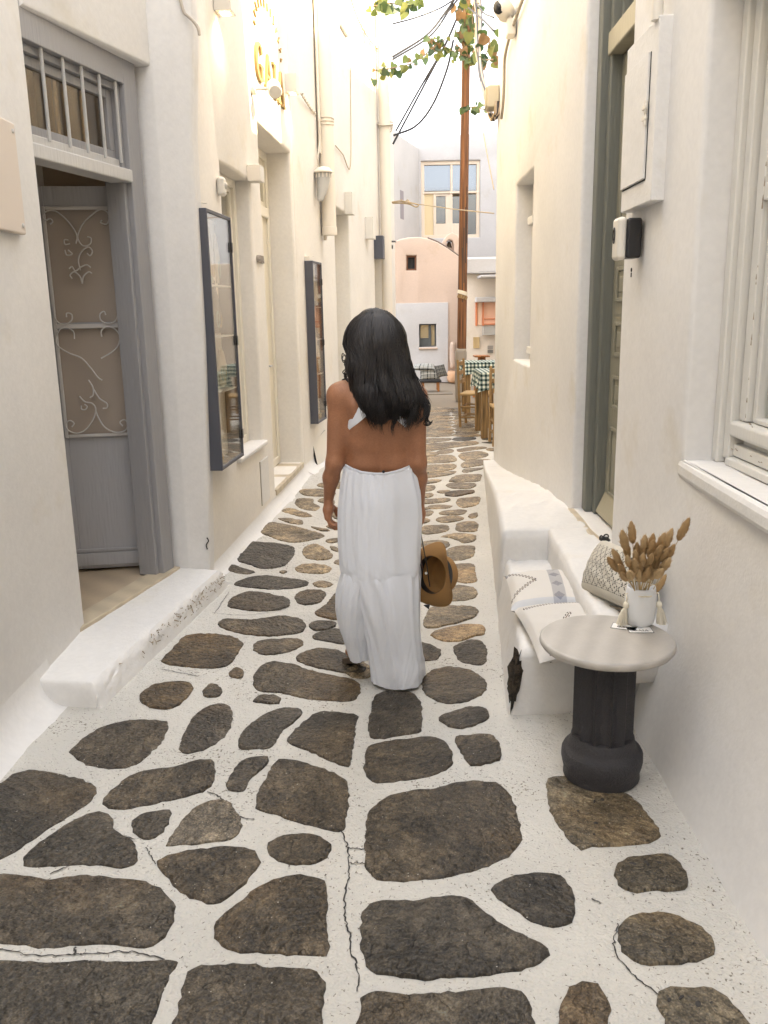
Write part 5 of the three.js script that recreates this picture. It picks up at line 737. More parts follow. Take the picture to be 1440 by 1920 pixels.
  // cards under the vase
  const card = (px, py, rot, label) => { const p = G(px, py, H), k = thing('business_card', label, 'card', undefined); k.position.set(p.x, H + 0.0005, p.z); k.rotation.y = rot; mesh(k, 'card', bx(-0.042, 0.042, 0, 0.0016, -0.027, 0.027, 0.0004, 1), std(0.85, 0.84, 0.81, 0.6)); mesh(k, 'border', merge(bx(-0.042, -0.0405, 0.0005, 0.0021, -0.027, 0.027, 0), bx(0.0405, 0.042, 0.0005, 0.0021, -0.027, 0.027, 0), bx(-0.0405, 0.0405, 0.0005, 0.0021, 0.0255, 0.027, 0), bx(-0.0405, 0.0405, 0.0005, 0.0021, -0.027, -0.0255, 0)), M.black); const g = new TextGeometry('GAIA', { font, size: 0.014, depth: 0.0004, curveSegments: 3, bevelEnabled: false }); g.rotateX(-Math.PI / 2); g.translate(-0.024, 0.0016, 0.012); mesh(k, 'lettering', g, M.black); };
  card(1170, 1176, -0.42, 'white card with a black edge, left one under the vase'); card(1200, 1182, -0.05, 'white card with a black edge, front one under the vase');
}
// cushions on the bench
{
  const cTex = (band) => tex(256, (i, j) => { const u = i / 256, v = j / 256; let r = 0.93, g = 0.92, b = 0.90; const bd = (x, w) => Math.abs(x - w) < 0.045; if (band && Math.abs(u - 0.56) < 0.075) { const k = 0.16; r -= k; g -= k * 0.96; b -= k * 0.8; const dm = Math.abs(((v * 4) % 1) - 0.5) + Math.abs(u - 0.56) * 4.5; if (dm < 0.3 && ((i >> 1) + (j >> 1)) % 2) { r -= 0.3; g -= 0.3; b -= 0.26; } } if (band && (bd(v, 0.05) || bd(v, 0.93))) { r -= 0.06; g -= 0.04; } for (const [ax, ay, bx3, by] of band ? [[0, 0.95, 0.32, 0.5], [0.32, 0.5, 0.0, 0.2], [1, 0.95, 0.8, 0.5], [0.8, 0.5, 1, 0.2]] : [[0.1, 0.85, 0.8, 0.9], [0.15, 0.05, 0.55, 0.55]]) { const d = seg(u, v, ax, ay, bx3, by), e = Math.abs(d - 0.022); if (d < 0.006) { r -= 0.42; g -= 0.46; b -= 0.5; } else if (e < 0.006 && (i % 9) < 5) { r = 0.25; g = 0.22; b = 0.2; } } return [r, g, b]; });
  const cm = (t) => new THREE.MeshPhysicalMaterial({ color: C(0.88, 0.87, 0.85), map: t, roughness: 0.95, sheen: 0.2, bumpMap: rep(tLinen, 2), bumpScale: 0.0012, side: THREE.DoubleSide });
  const hh = 0.335, c1 = [G(958, 1146, hh), G(1125, 1142, hh), G(1098, 1074, hh), G(946, 1080, hh)], c2 = [G(1012, 1244, hh - 0.03), G(1160, 1215, hh), G(1120, 1134, hh + 0.01), G(962, 1142, hh)];
  mesh(thing('seat_cushion', 'flat cream seat cushion with grey woven band on the bench below the slanted pillow', 'cushion'), 'cushion', pillowGeo(c1, 0.062), cm(cTex(true)));
  mesh(thing('seat_cushion', 'flat plain cream seat cushion at the near end of the bench', 'cushion'), 'cushion', pillowGeo(c2, 0.062), cm(cTex(false)));
  const pt = tex(512, (i, j) => { const u = i / 512, v = j / 512; let r = 0.88, g = 0.865, b = 0.82; if (v > 0.15 && v < 0.88) { const row = (v - 0.15) / 0.73 * 4, fr = row % 1, k = Math.floor(row); const tri = Math.abs(((u * 5 + k * 0.5) % 1) - 0.5) * 2, on = (Math.abs(tri - fr) < 0.11 || Math.abs(tri - (1 - fr)) < 0.11 || fr < 0.04) && (((i % 15) - 7) ** 2 + ((j % 15) - 7) ** 2 < 30); const dk = u > 0.35 ? 0.04 : 0.3; if (on) { r = dk; g = dk; b = dk * 1.05; } if (Math.abs(fr - 0.5) + Math.abs(tri - 1) * 0.6 < 0.12 && u > 0.5 && ((i % 15) - 7) ** 2 + ((j % 15) - 7) ** 2 < 30) { r = g = b = 0.06; } } return [r, g, b]; });
  const pc = [at(1092, 1112, 3.52), at(1190, 1150, 3.0), at(1228, 1044, 3.12), at(1134, 1012, 3.62)];
  const pl = thing('throw_pillow', 'cream pillow with black dotted diamonds leaning behind the round table', 'pillow'); mesh(pl, 'cushion', pillowGeo(pc, 0.085, 26), new THREE.MeshPhysicalMaterial({ color: C(0.84, 0.82, 0.78), map: pt, roughness: 0.95, sheen: 0.2, bumpMap: rep(tLinen, 2), bumpScale: 0.001, side: THREE.DoubleSide }));
  const tp = pc[3]; mesh(pl, 'tassel', merge(...[...Array(9)].map((_, i) => new THREE.TorusGeometry(0.010, 0.0035, 5, 12).rotateX(i).rotateY(i * 1.7).translate(tp.x + rr(-0.018, 0.018), tp.y + rr(-0.005, 0.02), tp.z + rr(-0.015, 0.015)))), M.black);
  mesh(pl, 'fringe', merge(...[0, 1].map((k) => tube([pc[k ? 0 : 0].clone(), pc[0].clone().lerp(pc[1], 0.5).add(V(0, -0.008, 0.01)), pc[1].clone()], 0.006, 20, 5))), std(0.5, 0.43, 0.34, 0.9));
}
// ---------- tables, chairs and bench in the square ----------
const tGing = tex(64, (i, j) => { const a = i < 32, b = j < 32, k = a && b ? [0.10, 0.16, 0.15] : a || b ? [0.45, 0.52, 0.49] : [0.86, 0.86, 0.80]; return k; });
M.gingham = new THREE.MeshStandardMaterial({ map: rep(tGing, 18), roughness: 0.95, side: THREE.DoubleSide });
function tableWith(x0, x1, z0, z1, H, label, labelC, drop = 0.2) {
  const t = thing('dining_table', label, 'table', undefined); mesh(t, 'tabletop', bx(x0, x1, H - 0.035, H, -z1, -z0, 0.004), M.wood); mesh(t, 'apron', frame(x0 + 0.06, x1 - 0.06, 0, z1 - z0 - 0.12, 0, 0.09, 0.02, 0).rotateX(Math.PI / 2).translate(0, H - 0.036, -z1 + 0.06), M.wood);
  for (const x of [x0 + 0.045, x1 - 0.045]) for (const z of [z0 + 0.045, z1 - 0.045]) mesh(t, 'leg', bx(x - 0.042, x + 0.042, 0, H - 0.037, -z - 0.042, -z + 0.042, 0.006), M.wood);
  const per = [], n = 40, e = 0.012, X0 = x0 - e, X1 = x1 + e, Z0 = z0 - e, Z1 = z1 + e, cs = [[X0, Z0], [X1, Z0], [X1, Z1], [X0, Z1]]; for (let k = 0; k < 4; k++) for (let i = 0; i < n; i++) per.push([lerp(cs[k][0], cs[(k + 1) % 4][0], i / n), lerp(cs[k][1], cs[(k + 1) % 4][1], i / n), (k * n + i)]);
  const pos = [], idx = [], K = 8, N = per.length, cx = (x0 + x1) / 2, cz = (z0 + z1) / 2; for (let r = 0; r <= K; r++) for (const [x, z, i] of per) { const q = Math.max(0, r - 1) / (K - 1), corner = Math.pow(Math.abs((i % n) / n - 0.5) * 2, 4), w = 0.035 * q * Math.sin(i * 0.55) + 0.05 * q * corner + 0.01 * q, l = Math.hypot(x - cx, z - cz); pos.push(r ? x + (x - cx) / l * w : lerp(cx, x, 0.97), H + 0.006 - (r ? 0.004 : 0) - drop * q * (1 + 0.25 * corner), -(r ? z + (z - cz) / l * w : lerp(cz, z, 0.97))); }
  for (let r = 0; r < K; r++) for (let i = 0; i < N; i++) { const j = (i + 1) % N, A = r * N + i, B = r * N + j, D = A + N, E = B + N; idx.push(A, B, D, B, E, D); } const c0 = pos.length / 3; pos.push(cx, H + 0.006, -cz); for (let i = 0; i < N; i++) idx.push(c0, (i + 1) % N, i);
  const g = new THREE.BufferGeometry(); g.setAttribute('position', new THREE.Float32BufferAttribute(pos, 3)); g.setIndex(idx); g.computeVertexNormals(); const gg = boxUV(g); const th = thing('tablecloth', labelC, 'tablecloth'); mesh(th, 'cloth', gg, M.gingham); return t;
}
function tavernaChair(px, pz, turn, label, mat) {
  const t = thing('taverna_chair', label, 'chair', 'ladder back chairs round the square tables'); t.position.set(px, 0, pz); t.rotation.y = turn;
  for (const [x, z, h] of [[-0.19, -0.18, 0.46], [0.19, -0.18, 0.46], [-0.19, 0.18, 0.92], [0.19, 0.18, 0.92]]) mesh(t, 'leg', rod(V(x * 1.05, 0, z * 1.06), V(x, h, z + (h > 0.5 ? 0.05 : 0)), 0.02, 12, 0.017), mat);
  for (const y of [0.62, 0.74, 0.86]) mesh(t, 'slat', bx(-0.18, 0.18, y - 0.028, y + 0.028, 0.19 + (y - 0.46) * 0.1, 0.207 + (y - 0.46) * 0.1, 0.005), mat);
  for (const y of [0.14, 0.28]) for (const q of [[-0.19, -0.18, 0.19, -0.18], [-0.19, 0.18, 0.19, 0.18], [-0.19, -0.18, -0.19, 0.18], [0.19, -0.18, 0.19, 0.18]]) mesh(t, 'stretcher', rod(V(q[0], y, q[1]), V(q[2], y, q[3]), 0.011, 8), mat);
  mesh(t, 'seat', new RoundedBoxGeometry(0.42, 0.035, 0.40, 3, 0.015).translate(0, 0.455, 0), std(0.42, 0.28, 0.13, 0.95)); return t;
}
{
  const p = G(911, 822), q = G(882, 812); const x0 = p.x - 0.045, z0 = -p.z - 0.045;
  tableWith(x0 - 0.02, x0 + 0.86, z0, z0 + 0.8, 0.82, 'wooden square table with thick legs just past the right house corner', 'green and white checked cloth on the nearest table past the right corner', 0.19);
  const pile = thing('napkin_pile', 'folded white cloth lying on the checked tablecloth', 'napkin'); mesh(pile, 'cloth', lumpyBox(x0 + 0.18, x0 + 0.7, 0.832, 0.87, -z0 - 0.4, -z0 - 0.06, 0.018, 0.006, 0.04), linen(0.82, 0.8, 0.74));
  const s = G(862, 752); tableWith(s.x - 0.12, s.x + 0.5, 13.0, 13.6, 0.80, 'small wooden table half hidden behind the nearest checked table', 'pale checked cloth on the table beside the utility pole', 0.16);
  tavernaChair(x0 + 0.26, -(z0 - 0.42), Math.PI, 'pale ladder back chair in front of the nearest checked table', M.woodPale);
  tavernaChair(x0 + 0.06, -(z0 + 1.25), -Math.PI / 2 - 0.3, 'ladder back chair behind the legs of the nearest checked table', M.wood);
  tavernaChair(x0 + 0.68, -(z0 + 1.15), 0.1, 'ladder back chair on the far side of the nearest checked table', M.woodOrange);
  // wooden stand further back
  const w = zp(15.8), a = w.hit(890, 704), b = w.hit(916, 666), st = w.set(thing('wooden_stand', 'flared orange wooden stand behind the checked table at the peach house', 'stand'), (a[0] + b[0]) / 2, 0);
  const hw = (b[0] - a[0]) / 2, hy = b[1]; for (let k = 0; k < 5; k++) { const u0 = k / 5 * 2 - 1, u1 = (k + 1) / 5 * 2 - 1; const sh = extr([[u0 * hw * 1.3, 0], [u1 * hw * 1.3 - 0.008, 0], [u1 * hw * 0.55 - 0.004, hy - 0.03], [u0 * hw * 0.55, hy - 0.03]], 0.05, 0.004); mesh(st, 'board', sh, M.woodOrange); } mesh(st, 'top', bx(-hw * 1.1, hw * 1.1, hy - 0.03, hy, -0.2, 0.12, 0.006), M.woodOrange);
  const onRB = (name, label, cat, x, X, y, Y, d, m) => { const g = RB.set(thing(name, label, cat), RB.hit(x, Y)[0], RB.hit(x, Y)[1]), ww = RB.hit(X, Y)[0] - RB.hit(x, Y)[0], h2 = RB.hit(x, y)[1] - RB.hit(x, Y)[1]; mesh(g, 'body', bx(0, ww, 0, h2, 0, d, 0.008), m); mesh(g, 'rim', frame(-0.01, ww + 0.01, -0.01, h2 + 0.01, 0.002, d + 0.008, 0.022, 0.003), m); return g; };
  onRB('menu_board', 'small tan board hung on the peach house wall beside the pole', 'board', 888, 898, 633, 652, 0.03, std(0.55, 0.40, 0.20, 0.8)); onRB('wall_box', 'grey box fixed under the orange shutters', 'box', 905, 940, 613, 627, 0.2, std(0.42, 0.40, 0.36, 0.6));
  onRB('vent_grille', 'upper small grey grille at the back right wall', 'vent', 915, 923, 649, 654, 0.04, std(0.35, 0.32, 0.28, 0.7)); onRB('vent_grille', 'lower small dark grille at the back right wall', 'vent', 915, 923, 657, 661, 0.04, std(0.2, 0.19, 0.17, 0.7));
  // bench with plaid cushions in front of the chapel
  const Z = 17.0, BP = zp(Z), sx0 = BP.hit(788, 715)[0], sx1 = BP.hit(828, 715)[0], sy = BP.hit(800, 714)[1], bt = BP.set(thing('bench', 'low dark bench with thin legs before the chapel', 'bench'), sx0, 0);
  const w0 = sx1 - sx0; mesh(bt, 'seat', bx(0, w0, sy - 0.035, sy, -0.4, 0, 0.006), M.dark); for (const [x, z] of [[0.06, -0.04], [w0 - 0.06, -0.04], [0.06, -0.36], [w0 - 0.06, -0.36]]) mesh(bt, 'leg', bx(x - 0.02, x + 0.02, 0, sy - 0.036, z - 0.02, z + 0.02, 0.003), M.woodOrange);
  const tP = tex(128, (i, j) => { let v = 0.62; if (i % 44 < 5 || j % 36 < 3) v = 0.14; if (j % 36 > 12 && j % 36 < 16) v = 0.85; if (i % 44 > 20 && i % 44 < 24) v *= 0.7; return [v, v * 0.99, v * 0.93]; });
  const pm = new THREE.MeshStandardMaterial({ map: tP, roughness: 0.95, side: THREE.DoubleSide }), y1 = BP.hit(800, 690)[1], cc = (a2, b2, c2, d2, z) => [BP.pt(a2, c2, z), BP.pt(b2, c2, z), BP.pt(b2, d2, z - 0.12), BP.pt(a2, d2, z - 0.12)];
  mesh(thing('plaid_cushion', 'grey plaid cushion standing upright on the low dark bench', 'cushion'), 'cushion', pillowGeo(cc(sx0 + 0.0, sx1 - 0.02, sy + 0.01, y1, -0.08), 0.07, 14), pm);
  mesh(thing('plaid_cushion', 'dark folded plaid blanket draped over the right end of the bench cushion', 'blanket'), 'cloth', pillowGeo([BP.pt(sx1 - 0.08, sy + 0.05, -0.02), BP.pt(sx1 + 0.13, sy + 0.09, -0.02), BP.pt(sx1 + 0.06, y1 + 0.06, -0.16), BP.pt(sx1 - 0.14, y1 + 0.03, -0.16)], 0.04, 12), new THREE.MeshStandardMaterial({ map: tP, color: C(0.35, 0.33, 0.31), roughness: 0.95, side: THREE.DoubleSide }));
  mesh(thing('plaid_cushion', 'flat plaid throw lying over the top of the bench cushion', 'blanket'), 'cloth', pillowGeo([BP.pt(sx0 - 0.20, y1 - 0.03, -0.06), BP.pt(sx1 - 0.12, y1 - 0.03, -0.06), BP.pt(sx1 - 0.12, y1 + 0.05, -0.3), BP.pt(sx0 - 0.10, y1 + 0.05, -0.3)], 0.05, 12), pm);
  const gp = G(795, 738); mesh(thing('drain_cover', 'dark drain cover set in the paving under the low bench', 'drain'), 'cover', bx(gp.x - 0.1, gp.x + 0.55, -0.012, 0.004, gp.z - 0.2, gp.z + 0.15, 0.003), std(0.22, 0.18, 0.13, 0.8));
}

// ---------- the walking woman ----------
const PZ = 3.5, bodyAt = (x, y, dz = 0) => at(x, y, PZ + dz); // dz > 0 is away from the camera
function nets(sdf, lo, hi, cell) { // surface nets: one smooth skin round a distance field
  const nx = Math.ceil((hi.x - lo.x) / cell) + 1, ny = Math.ceil((hi.y - lo.y) / cell) + 1, nz = Math.ceil((hi.z - lo.z) / cell) + 1, f = new Float32Array(nx * ny * nz), id = (i, j, k) => (k * ny + j) * nx + i, vert = new Int32Array(nx * ny * nz).fill(-1), pos = [], idx = [];
  for (let k = 0; k < nz; k++) for (let j = 0; j < ny; j++) for (let i = 0; i < nx; i++) f[id(i, j, k)] = sdf(lo.x + i * cell, lo.y + j * cell, lo.z + k * cell);
  const E = [[0, 1], [0, 2], [0, 4], [1, 3], [1, 5], [2, 3], [2, 6], [3, 7], [4, 5], [4, 6], [5, 7], [6, 7]];
  for (let k = 0; k < nz - 1; k++) for (let j = 0; j < ny - 1; j++) for (let i = 0; i < nx - 1; i++) {
    const c = []; let m = 0; for (let q = 0; q < 8; q++) { const v = f[id(i + (q & 1), j + (q >> 1 & 1), k + (q >> 2))]; c.push(v); if (v < 0) m |= 1 << q; } if (m === 0 || m === 255) continue;
    let x = 0, y = 0, z = 0, n = 0; for (const [a, b] of E) if ((c[a] < 0) !== (c[b] < 0)) { const t = c[a] / (c[a] - c[b]); x += lerp(a & 1, b & 1, t); y += lerp(a >> 1 & 1, b >> 1 & 1, t); z += lerp(a >> 2, b >> 2, t); n++; }
    vert[id(i, j, k)] = pos.length / 3; pos.push(lo.x + (i + x / n) * cell, lo.y + (j + y / n) * cell, lo.z + (k + z / n) * cell);
  }
  const quad = (a, b, c, d, flip) => { if (a < 0 || b < 0 || c < 0 || d < 0) return; flip ? idx.push(a, c, b, a, d, c) : idx.push(a, b, c, a, c, d); };
  for (let k = 1; k < nz - 1; k++) for (let j = 1; j < ny - 1; j++) for (let i = 1; i < nx - 1; i++) {
    const s = f[id(i, j, k)] < 0;
    if (s !== f[id(i + 1, j, k)] < 0) quad(vert[id(i, j - 1, k - 1)], vert[id(i, j, k - 1)], vert[id(i, j, k)], vert[id(i, j - 1, k)], !s);
    if (s !== f[id(i, j + 1, k)] < 0) quad(vert[id(i - 1, j, k - 1)], vert[id(i - 1, j, k)], vert[id(i, j, k)], vert[id(i, j, k - 1)], !s);
    if (s !== f[id(i, j, k + 1)] < 0) quad(vert[id(i - 1, j - 1, k)], vert[id(i, j - 1, k)], vert[id(i, j, k)], vert[id(i - 1, j, k)], !s);
  }
  const g = new THREE.BufferGeometry(); g.setAttribute('position', new THREE.Float32BufferAttribute(pos, 3)); g.setIndex(idx);
  const nr = new Float32Array(pos.length), e = cell * 0.6; for (let i = 0; i < pos.length; i += 3) { const v = V(sdf(pos[i] + e, pos[i + 1], pos[i + 2]) - sdf(pos[i] - e, pos[i + 1], pos[i + 2]), sdf(pos[i], pos[i + 1] + e, pos[i + 2]) - sdf(pos[i], pos[i + 1] - e, pos[i + 2]), sdf(pos[i], pos[i + 1], pos[i + 2] + e) - sdf(pos[i], pos[i + 1], pos[i + 2] - e)).normalize(); nr[i] = v.x; nr[i + 1] = v.y; nr[i + 2] = v.z; }
  g.setAttribute('normal', new THREE.BufferAttribute(nr, 3)); g.setAttribute('uv', new THREE.BufferAttribute(new Float32Array(pos.length / 3 * 2).map((_, i) => i % 2 ? pos[(i >> 1) * 3 + 1] : pos[(i >> 1) * 3]), 2)); return g;
}
function field(bones, kk = 0.02) { // bones: [a, ra, b, rb, flattening of depth, k]
  const B = bones.map(([a, ra, b, rb, fz = 1, k = kk]) => ({ a, ra, rb, fz, k, d: b.clone().sub(a), l: 0 })); B.forEach((q) => q.l = q.d.x * q.d.x + q.d.y * q.d.y + (q.d.z * q.fz) ** 2 + 1e-9);
  return (x, y, z) => { let v = 1; for (const q of B) { const px = x - q.a.x, py = y - q.a.y, pz = (z - q.a.z) * q.fz, t = clamp((px * q.d.x + py * q.d.y + pz * q.d.z * q.fz) / q.l, 0, 1), ex = px - t * q.d.x, ey = py - t * q.d.y, ez = pz - t * q.d.z * q.fz, s = Math.sqrt(ex * ex + ey * ey + ez * ez) - lerp(q.ra, q.rb, t); const h = Math.max(q.k - Math.abs(v - s), 0) / q.k; v = Math.min(v, s) - h * h * q.k * 0.25; } return v; };
}
{
  const t = thing('person', 'woman with long dark hair in a white backless tiered outfit walking away', 'person');
  const tSkin = tex(256, (i, j) => { const v = 0.5 + 0.5 * (fbm(i, j, 256, 40, 3) - 0.5); return [v, v, v]; }, false);
  const tSkC = tex(256, (i, j) => { const v = 0.93 + 0.14 * (fbm(i, j, 256, 5, 4) - 0.5) + 0.10 * (fbm(i, j, 256, 60, 2) - 0.5); return [v, v * 0.985, v * 0.975]; });
  const skin = new THREE.MeshPhysicalMaterial({ color: C(0.40, 0.185, 0.096), roughness: 0.44, sheen: 0.15, map: rep(tSkC, 4), bumpMap: rep(tSkin, 6), bumpScale: 0.0008 });
  const p = bodyAt, LS = p(637, 742, 0.02), LE = p(627, 868, 0.0), LW = p(616, 938, 0.06), RS = p(777, 744, 0.02), RE = p(784, 868, 0.0), RWr = p(787, 945, 0.09);
  const nk = p(708, 712, 0.02), hd = p(705, 640, 0.04), mid = p(709, 800, 0.03), wa = p(712, 868, 0.03), lk = p(668, 1100, 0.05), la = p(672, 1212, 0.16), rk = p(735, 1090, -0.02), ra = p(738, 1262, 0.04);
  const bones = [
    [p(706, 655, 0.05), 0.082, p(706, 625, 0.04), 0.086], [p(706, 668, 0.10), 0.055, p(706, 688, 0.12), 0.032], [p(706, 664, 0.135), 0.014, p(706, 672, 0.158), 0.012, 1, 0.01],
    [nk, 0.05, p(706, 680, 0.04), 0.047], [nk, 0.055, LS, 0.046, 0.9, 0.03], [nk, 0.055, RS, 0.046, 0.9, 0.03],
    [p(672, 752, 0.03), 0.075, p(682, 820, 0.035), 0.070, 0.9, 0.05], [p(743, 752, 0.03), 0.075, p(735, 820, 0.035), 0.070, 0.9, 0.05], [p(682, 820, 0.035), 0.068, p(683, 868, 0.03), 0.062, 1.1, 0.05], [p(735, 820, 0.035), 0.068, p(739, 868, 0.03), 0.062, 1.1, 0.05],
    [p(664, 762, -0.05), 0.018, p(676, 800, -0.04), 0.014, 1, 0.05], [p(750, 762, -0.05), 0.018, p(740, 800, -0.04), 0.014, 1, 0.05], [p(708, 740, 0.06), 0.09, wa.clone().add(V(0, 0, -0.02)), 0.075, 1, 0.05], [p(690, 790, 0.12), 0.055, p(726, 790, 0.12), 0.055, 1, 0.05],
    [p(684, 872, 0.03), 0.062, p(680, 930, 0.04), 0.066, 1.15, 0.05], [p(740, 872, 0.03), 0.062, p(742, 930, 0.04), 0.066, 1.15, 0.05],
    [LS, 0.049, LE, 0.034, 1, 0.035], [LE, 0.034, p(621, 895, 0.03), 0.0335, 1, 0.02], [p(621, 895, 0.03), 0.0335, LW, 0.021, 1, 0.02],
    [RS, 0.049, RE, 0.034, 1, 0.035], [RE, 0.034, p(786, 897, 0.04), 0.0325, 1, 0.02], [p(786, 897, 0.04), 0.0325, RWr, 0.021, 1, 0.02],
    [p(682, 940, 0.04), 0.066, lk, 0.05], [lk, 0.05, la, 0.033], [p(740, 940, 0.04), 0.066, rk, 0.052], [rk, 0.05, ra, 0.033],
  ];
  // hands: palm, thumb and four unequal fingers each
  const hand = (w, s, drop, fwd) => { // w wrist, s = +1 when the thumb is on the picture's right
    const q = (x, y, z) => w.clone().add(V(x * s, -y, -z)); return [
      [w, 0.020, q(0, 0.03, 0.0), 0.022, 0.8, 0.012], [q(-0.006, 0.045, -0.018), 0.015, q(-0.006, 0.072, -0.024), 0.012, 1, 0.02], [q(-0.004, 0.045, 0.0), 0.016, q(-0.003, 0.078, -0.004), 0.012, 1, 0.02], [q(-0.002, 0.045, 0.016), 0.015, q(0, 0.076, 0.018), 0.011, 1, 0.02],
      ...[[-0.03, 0.070, 0.026], [-0.010, 0.080, 0.031], [0.010, 0.079, 0.030], [0.028, 0.074, 0.028]].flatMap(([z, y, l], i) => { const k = [0.0085, 0.0092, 0.0092, 0.0088][3 - i], a = q(-0.004, y - 0.004, z * 0.75), b = q(0.004 + i * 0.001, y + l * 0.9, z * 0.85), c = q(0.022 + i * 0.002, y + l * 1.35, z * 0.9), d = q(0.038 + i * 0.003, y + l * 1.25, z * 0.88); return [[a, k * 1.08, b, k, 1, 0.006], [b, k, c, k * 0.92, 1, 0.004], [c, k * 0.92, d, k * 0.78, 1, 0.003]]; }),
      [q(0.006, 0.025, 0.022), 0.013, q(0.026, 0.048, 0.034), 0.0105, 1, 0.01], [q(0.026, 0.048, 0.034), 0.0105, q(0.032, 0.074, 0.036), 0.0085, 1, 0.004],
    ];
  };
  const boneBox = (bs, pad) => { const b = new THREE.Box3(); bs.forEach(([a, ra, c, rb]) => { b.expandByPoint(a.clone().addScalar(ra + pad)).expandByPoint(a.clone().addScalar(-ra - pad)).expandByPoint(c.clone().addScalar(rb + pad)).expandByPoint(c.clone().addScalar(-rb - pad)); }); return b; };
  const hL = hand(LW, 1), hR = hand(RWr, -1).map((b) => b);
  const bb = boneBox(bones, 0.03), f0 = field(bones), spX = p(711, 820).x, spZ = -PZ - 0.0, gs = [nets((x, y, z) => f0(x, y, z) + (z > spZ && y > 0.9 && y < 1.32 ? 0.0065 * Math.exp(-(((x - spX) / 0.014) ** 2)) * sstep(y, 0.93, 1.02) : 0), bb.min, bb.max, 0.0105)];
  for (const h of [hL, hR]) { const b = boneBox(h, 0.012), all = field([...h]); gs.push(nets(all, b.min, b.max, 0.0032)); }
  // feet
  const toeL = p(655, 1238, 0.20), heelL = p(684, 1226, 0.13), feet = [[la, 0.032, heelL, 0.03], [heelL.clone().add(V(-0.008, 0.012, -0.03)), 0.028, toeL.clone().add(V(0.0, 0.018, -0.06)), 0.022, 1, 0.03]]; const heelR = G(740, 1262, 0.03), toeR = heelR.clone().add(V(-0.01, 0, -0.19)); feet.push([ra, 0.032, heelR.clone().setY(0.055), 0.028, 1, 0.03], [heelR.clone().setY(0.052), 0.027, toeR.clone().setY(0.045), 0.022, 1, 0.03]); const fb = boneBox(feet, 0.02); gs.push(nets(field(feet), fb.min, fb.max, 0.005));
  mesh(t, 'body', merge(gs), skin);
  const ring = p(611, 972, 0.09); mesh(t, 'finger_ring', new THREE.TorusGeometry(0.0098, 0.0016, 8, 22).rotateX(Math.PI / 2 + 0.2).translate(LW.x - 0.002, LW.y - 0.083, LW.z - 0.02), std(0.8, 0.78, 0.74, 0.25, { metalness: 0.9 }));
  for (const s of [-1, 1]) { const e = p(706 + s * 16, 648, 0.125); mesh(t, 'eye', new THREE.SphereGeometry(0.012, 14, 10).translate(e.x, e.y, e.z), std(0.06, 0.04, 0.03, 0.2)); }
  mesh(t, 'mouth', new THREE.SphereGeometry(1, 14, 8).scale(0.02, 0.006, 0.008).translate(hd.x, p(706, 682, 0.15).y, p(706, 682, 0.148).z), std(0.35, 0.10, 0.08, 0.5));
  // sandals
  const sole = (h, to, name) => { const d = to.clone().sub(h), l = d.length(), sh = new THREE.Shape(); for (let i = 0; i <= 40; i++) { const a = i / 40 * 6.2832, y = Math.cos(a), w = 0.036 + 0.008 * y - 0.006 * Math.sin((y + 1) * 2.2); sh[i ? 'lineTo' : 'moveTo'](Math.sin(a) * w, y * (l / 2 + 0.03)); } const g = new THREE.ExtrudeGeometry(sh, { depth: 0.022, bevelEnabled: true, bevelSize: 0.003, bevelThickness: 0.003, bevelSegments: 2 }); const X = d.clone().normalize(), Z = V(0, 1, 0).addScaledVector(X, -X.y).normalize(), Y = X.clone().cross(Z); g.applyMatrix4(new THREE.Matrix4().makeBasis(Y, X, Z)); const c = h.clone().lerp(to, 0.5); g.translate(c.x, c.y, c.z); return boxUV(g); };
  const shoeM = std(0.115, 0.085, 0.058, 0.8);
  mesh(t, 'sandal', merge(sole(heelL.clone().add(V(-0.004, -0.032, 0.0)), toeL.clone().add(V(0, -0.03, -0.05)))), shoeM);
  mesh(t, 'sandal', merge(sole(heelR.clone().setY(0.008), toeR.clone().setY(0.008))), shoeM);
  mesh(t, 'sandal_strap', tube([heelL.clone().add(V(-0.045, -0.008, -0.04)), heelL.clone().add(V(-0.012, 0.03, -0.05)), heelL.clone().add(V(0.03, -0.008, -0.03))], 0.009, 20, 8), shoeM);
  // the white outfit: gathered upper tier and two wide lower tiers
  const cloth = linen(0.83, 0.86, 0.92, 4);
  function loft(rows, nA, fold, wallT = 0.004) { // rows: [centre, rx, rz]; fold(a, t) -> radial factor
    const pos = [], idx = [], uv = [], R = 64; const cv = (k) => new THREE.CatmullRomCurve3(rows.map((r) => k === 0 ? r[0] : V(r[1], r[2], 0)), false, 'catmullrom', 0.5); const c0 = cv(0), c1 = cv(1);
    for (let j = 0; j <= R; j++) { const tt = j / R, c = c0.getPoint(tt), s = c1.getPoint(tt); for (let i = 0; i <= nA; i++) { const a = i / nA * Math.PI * 2, k = fold(a, tt); pos.push(c.x + Math.sin(a) * s.x * k, c.y + 0.004 * Math.sin(a * 5) * sstep(tt, 0.9, 1), c.z + Math.cos(a) * s.y * k); uv.push(i / nA * 0.9, c.y); } }
    for (let j = 0; j < R; j++) for (let i = 0; i < nA; i++) { const A = j * (nA + 1) + i, B = A + 1, D = A + nA + 1, E = D + 1; idx.push(A, D, B, B, D, E); }
    const g = new THREE.BufferGeometry(); g.setAttribute('position', new THREE.Float32BufferAttribute(pos, 3)); g.setAttribute('uv', new THREE.Float32BufferAttribute(uv, 2)); g.setIndex(idx); g.computeVertexNormals(); return g;
  }
  const row = (xl, xr, y, rz, dz = 0.03, tiltY = 0) => { const a = p(xl, y, 0), b = p(xr, y, 0); return [p((xl + xr) / 2, y, dz), (b.x - a.x) / 2, rz]; };
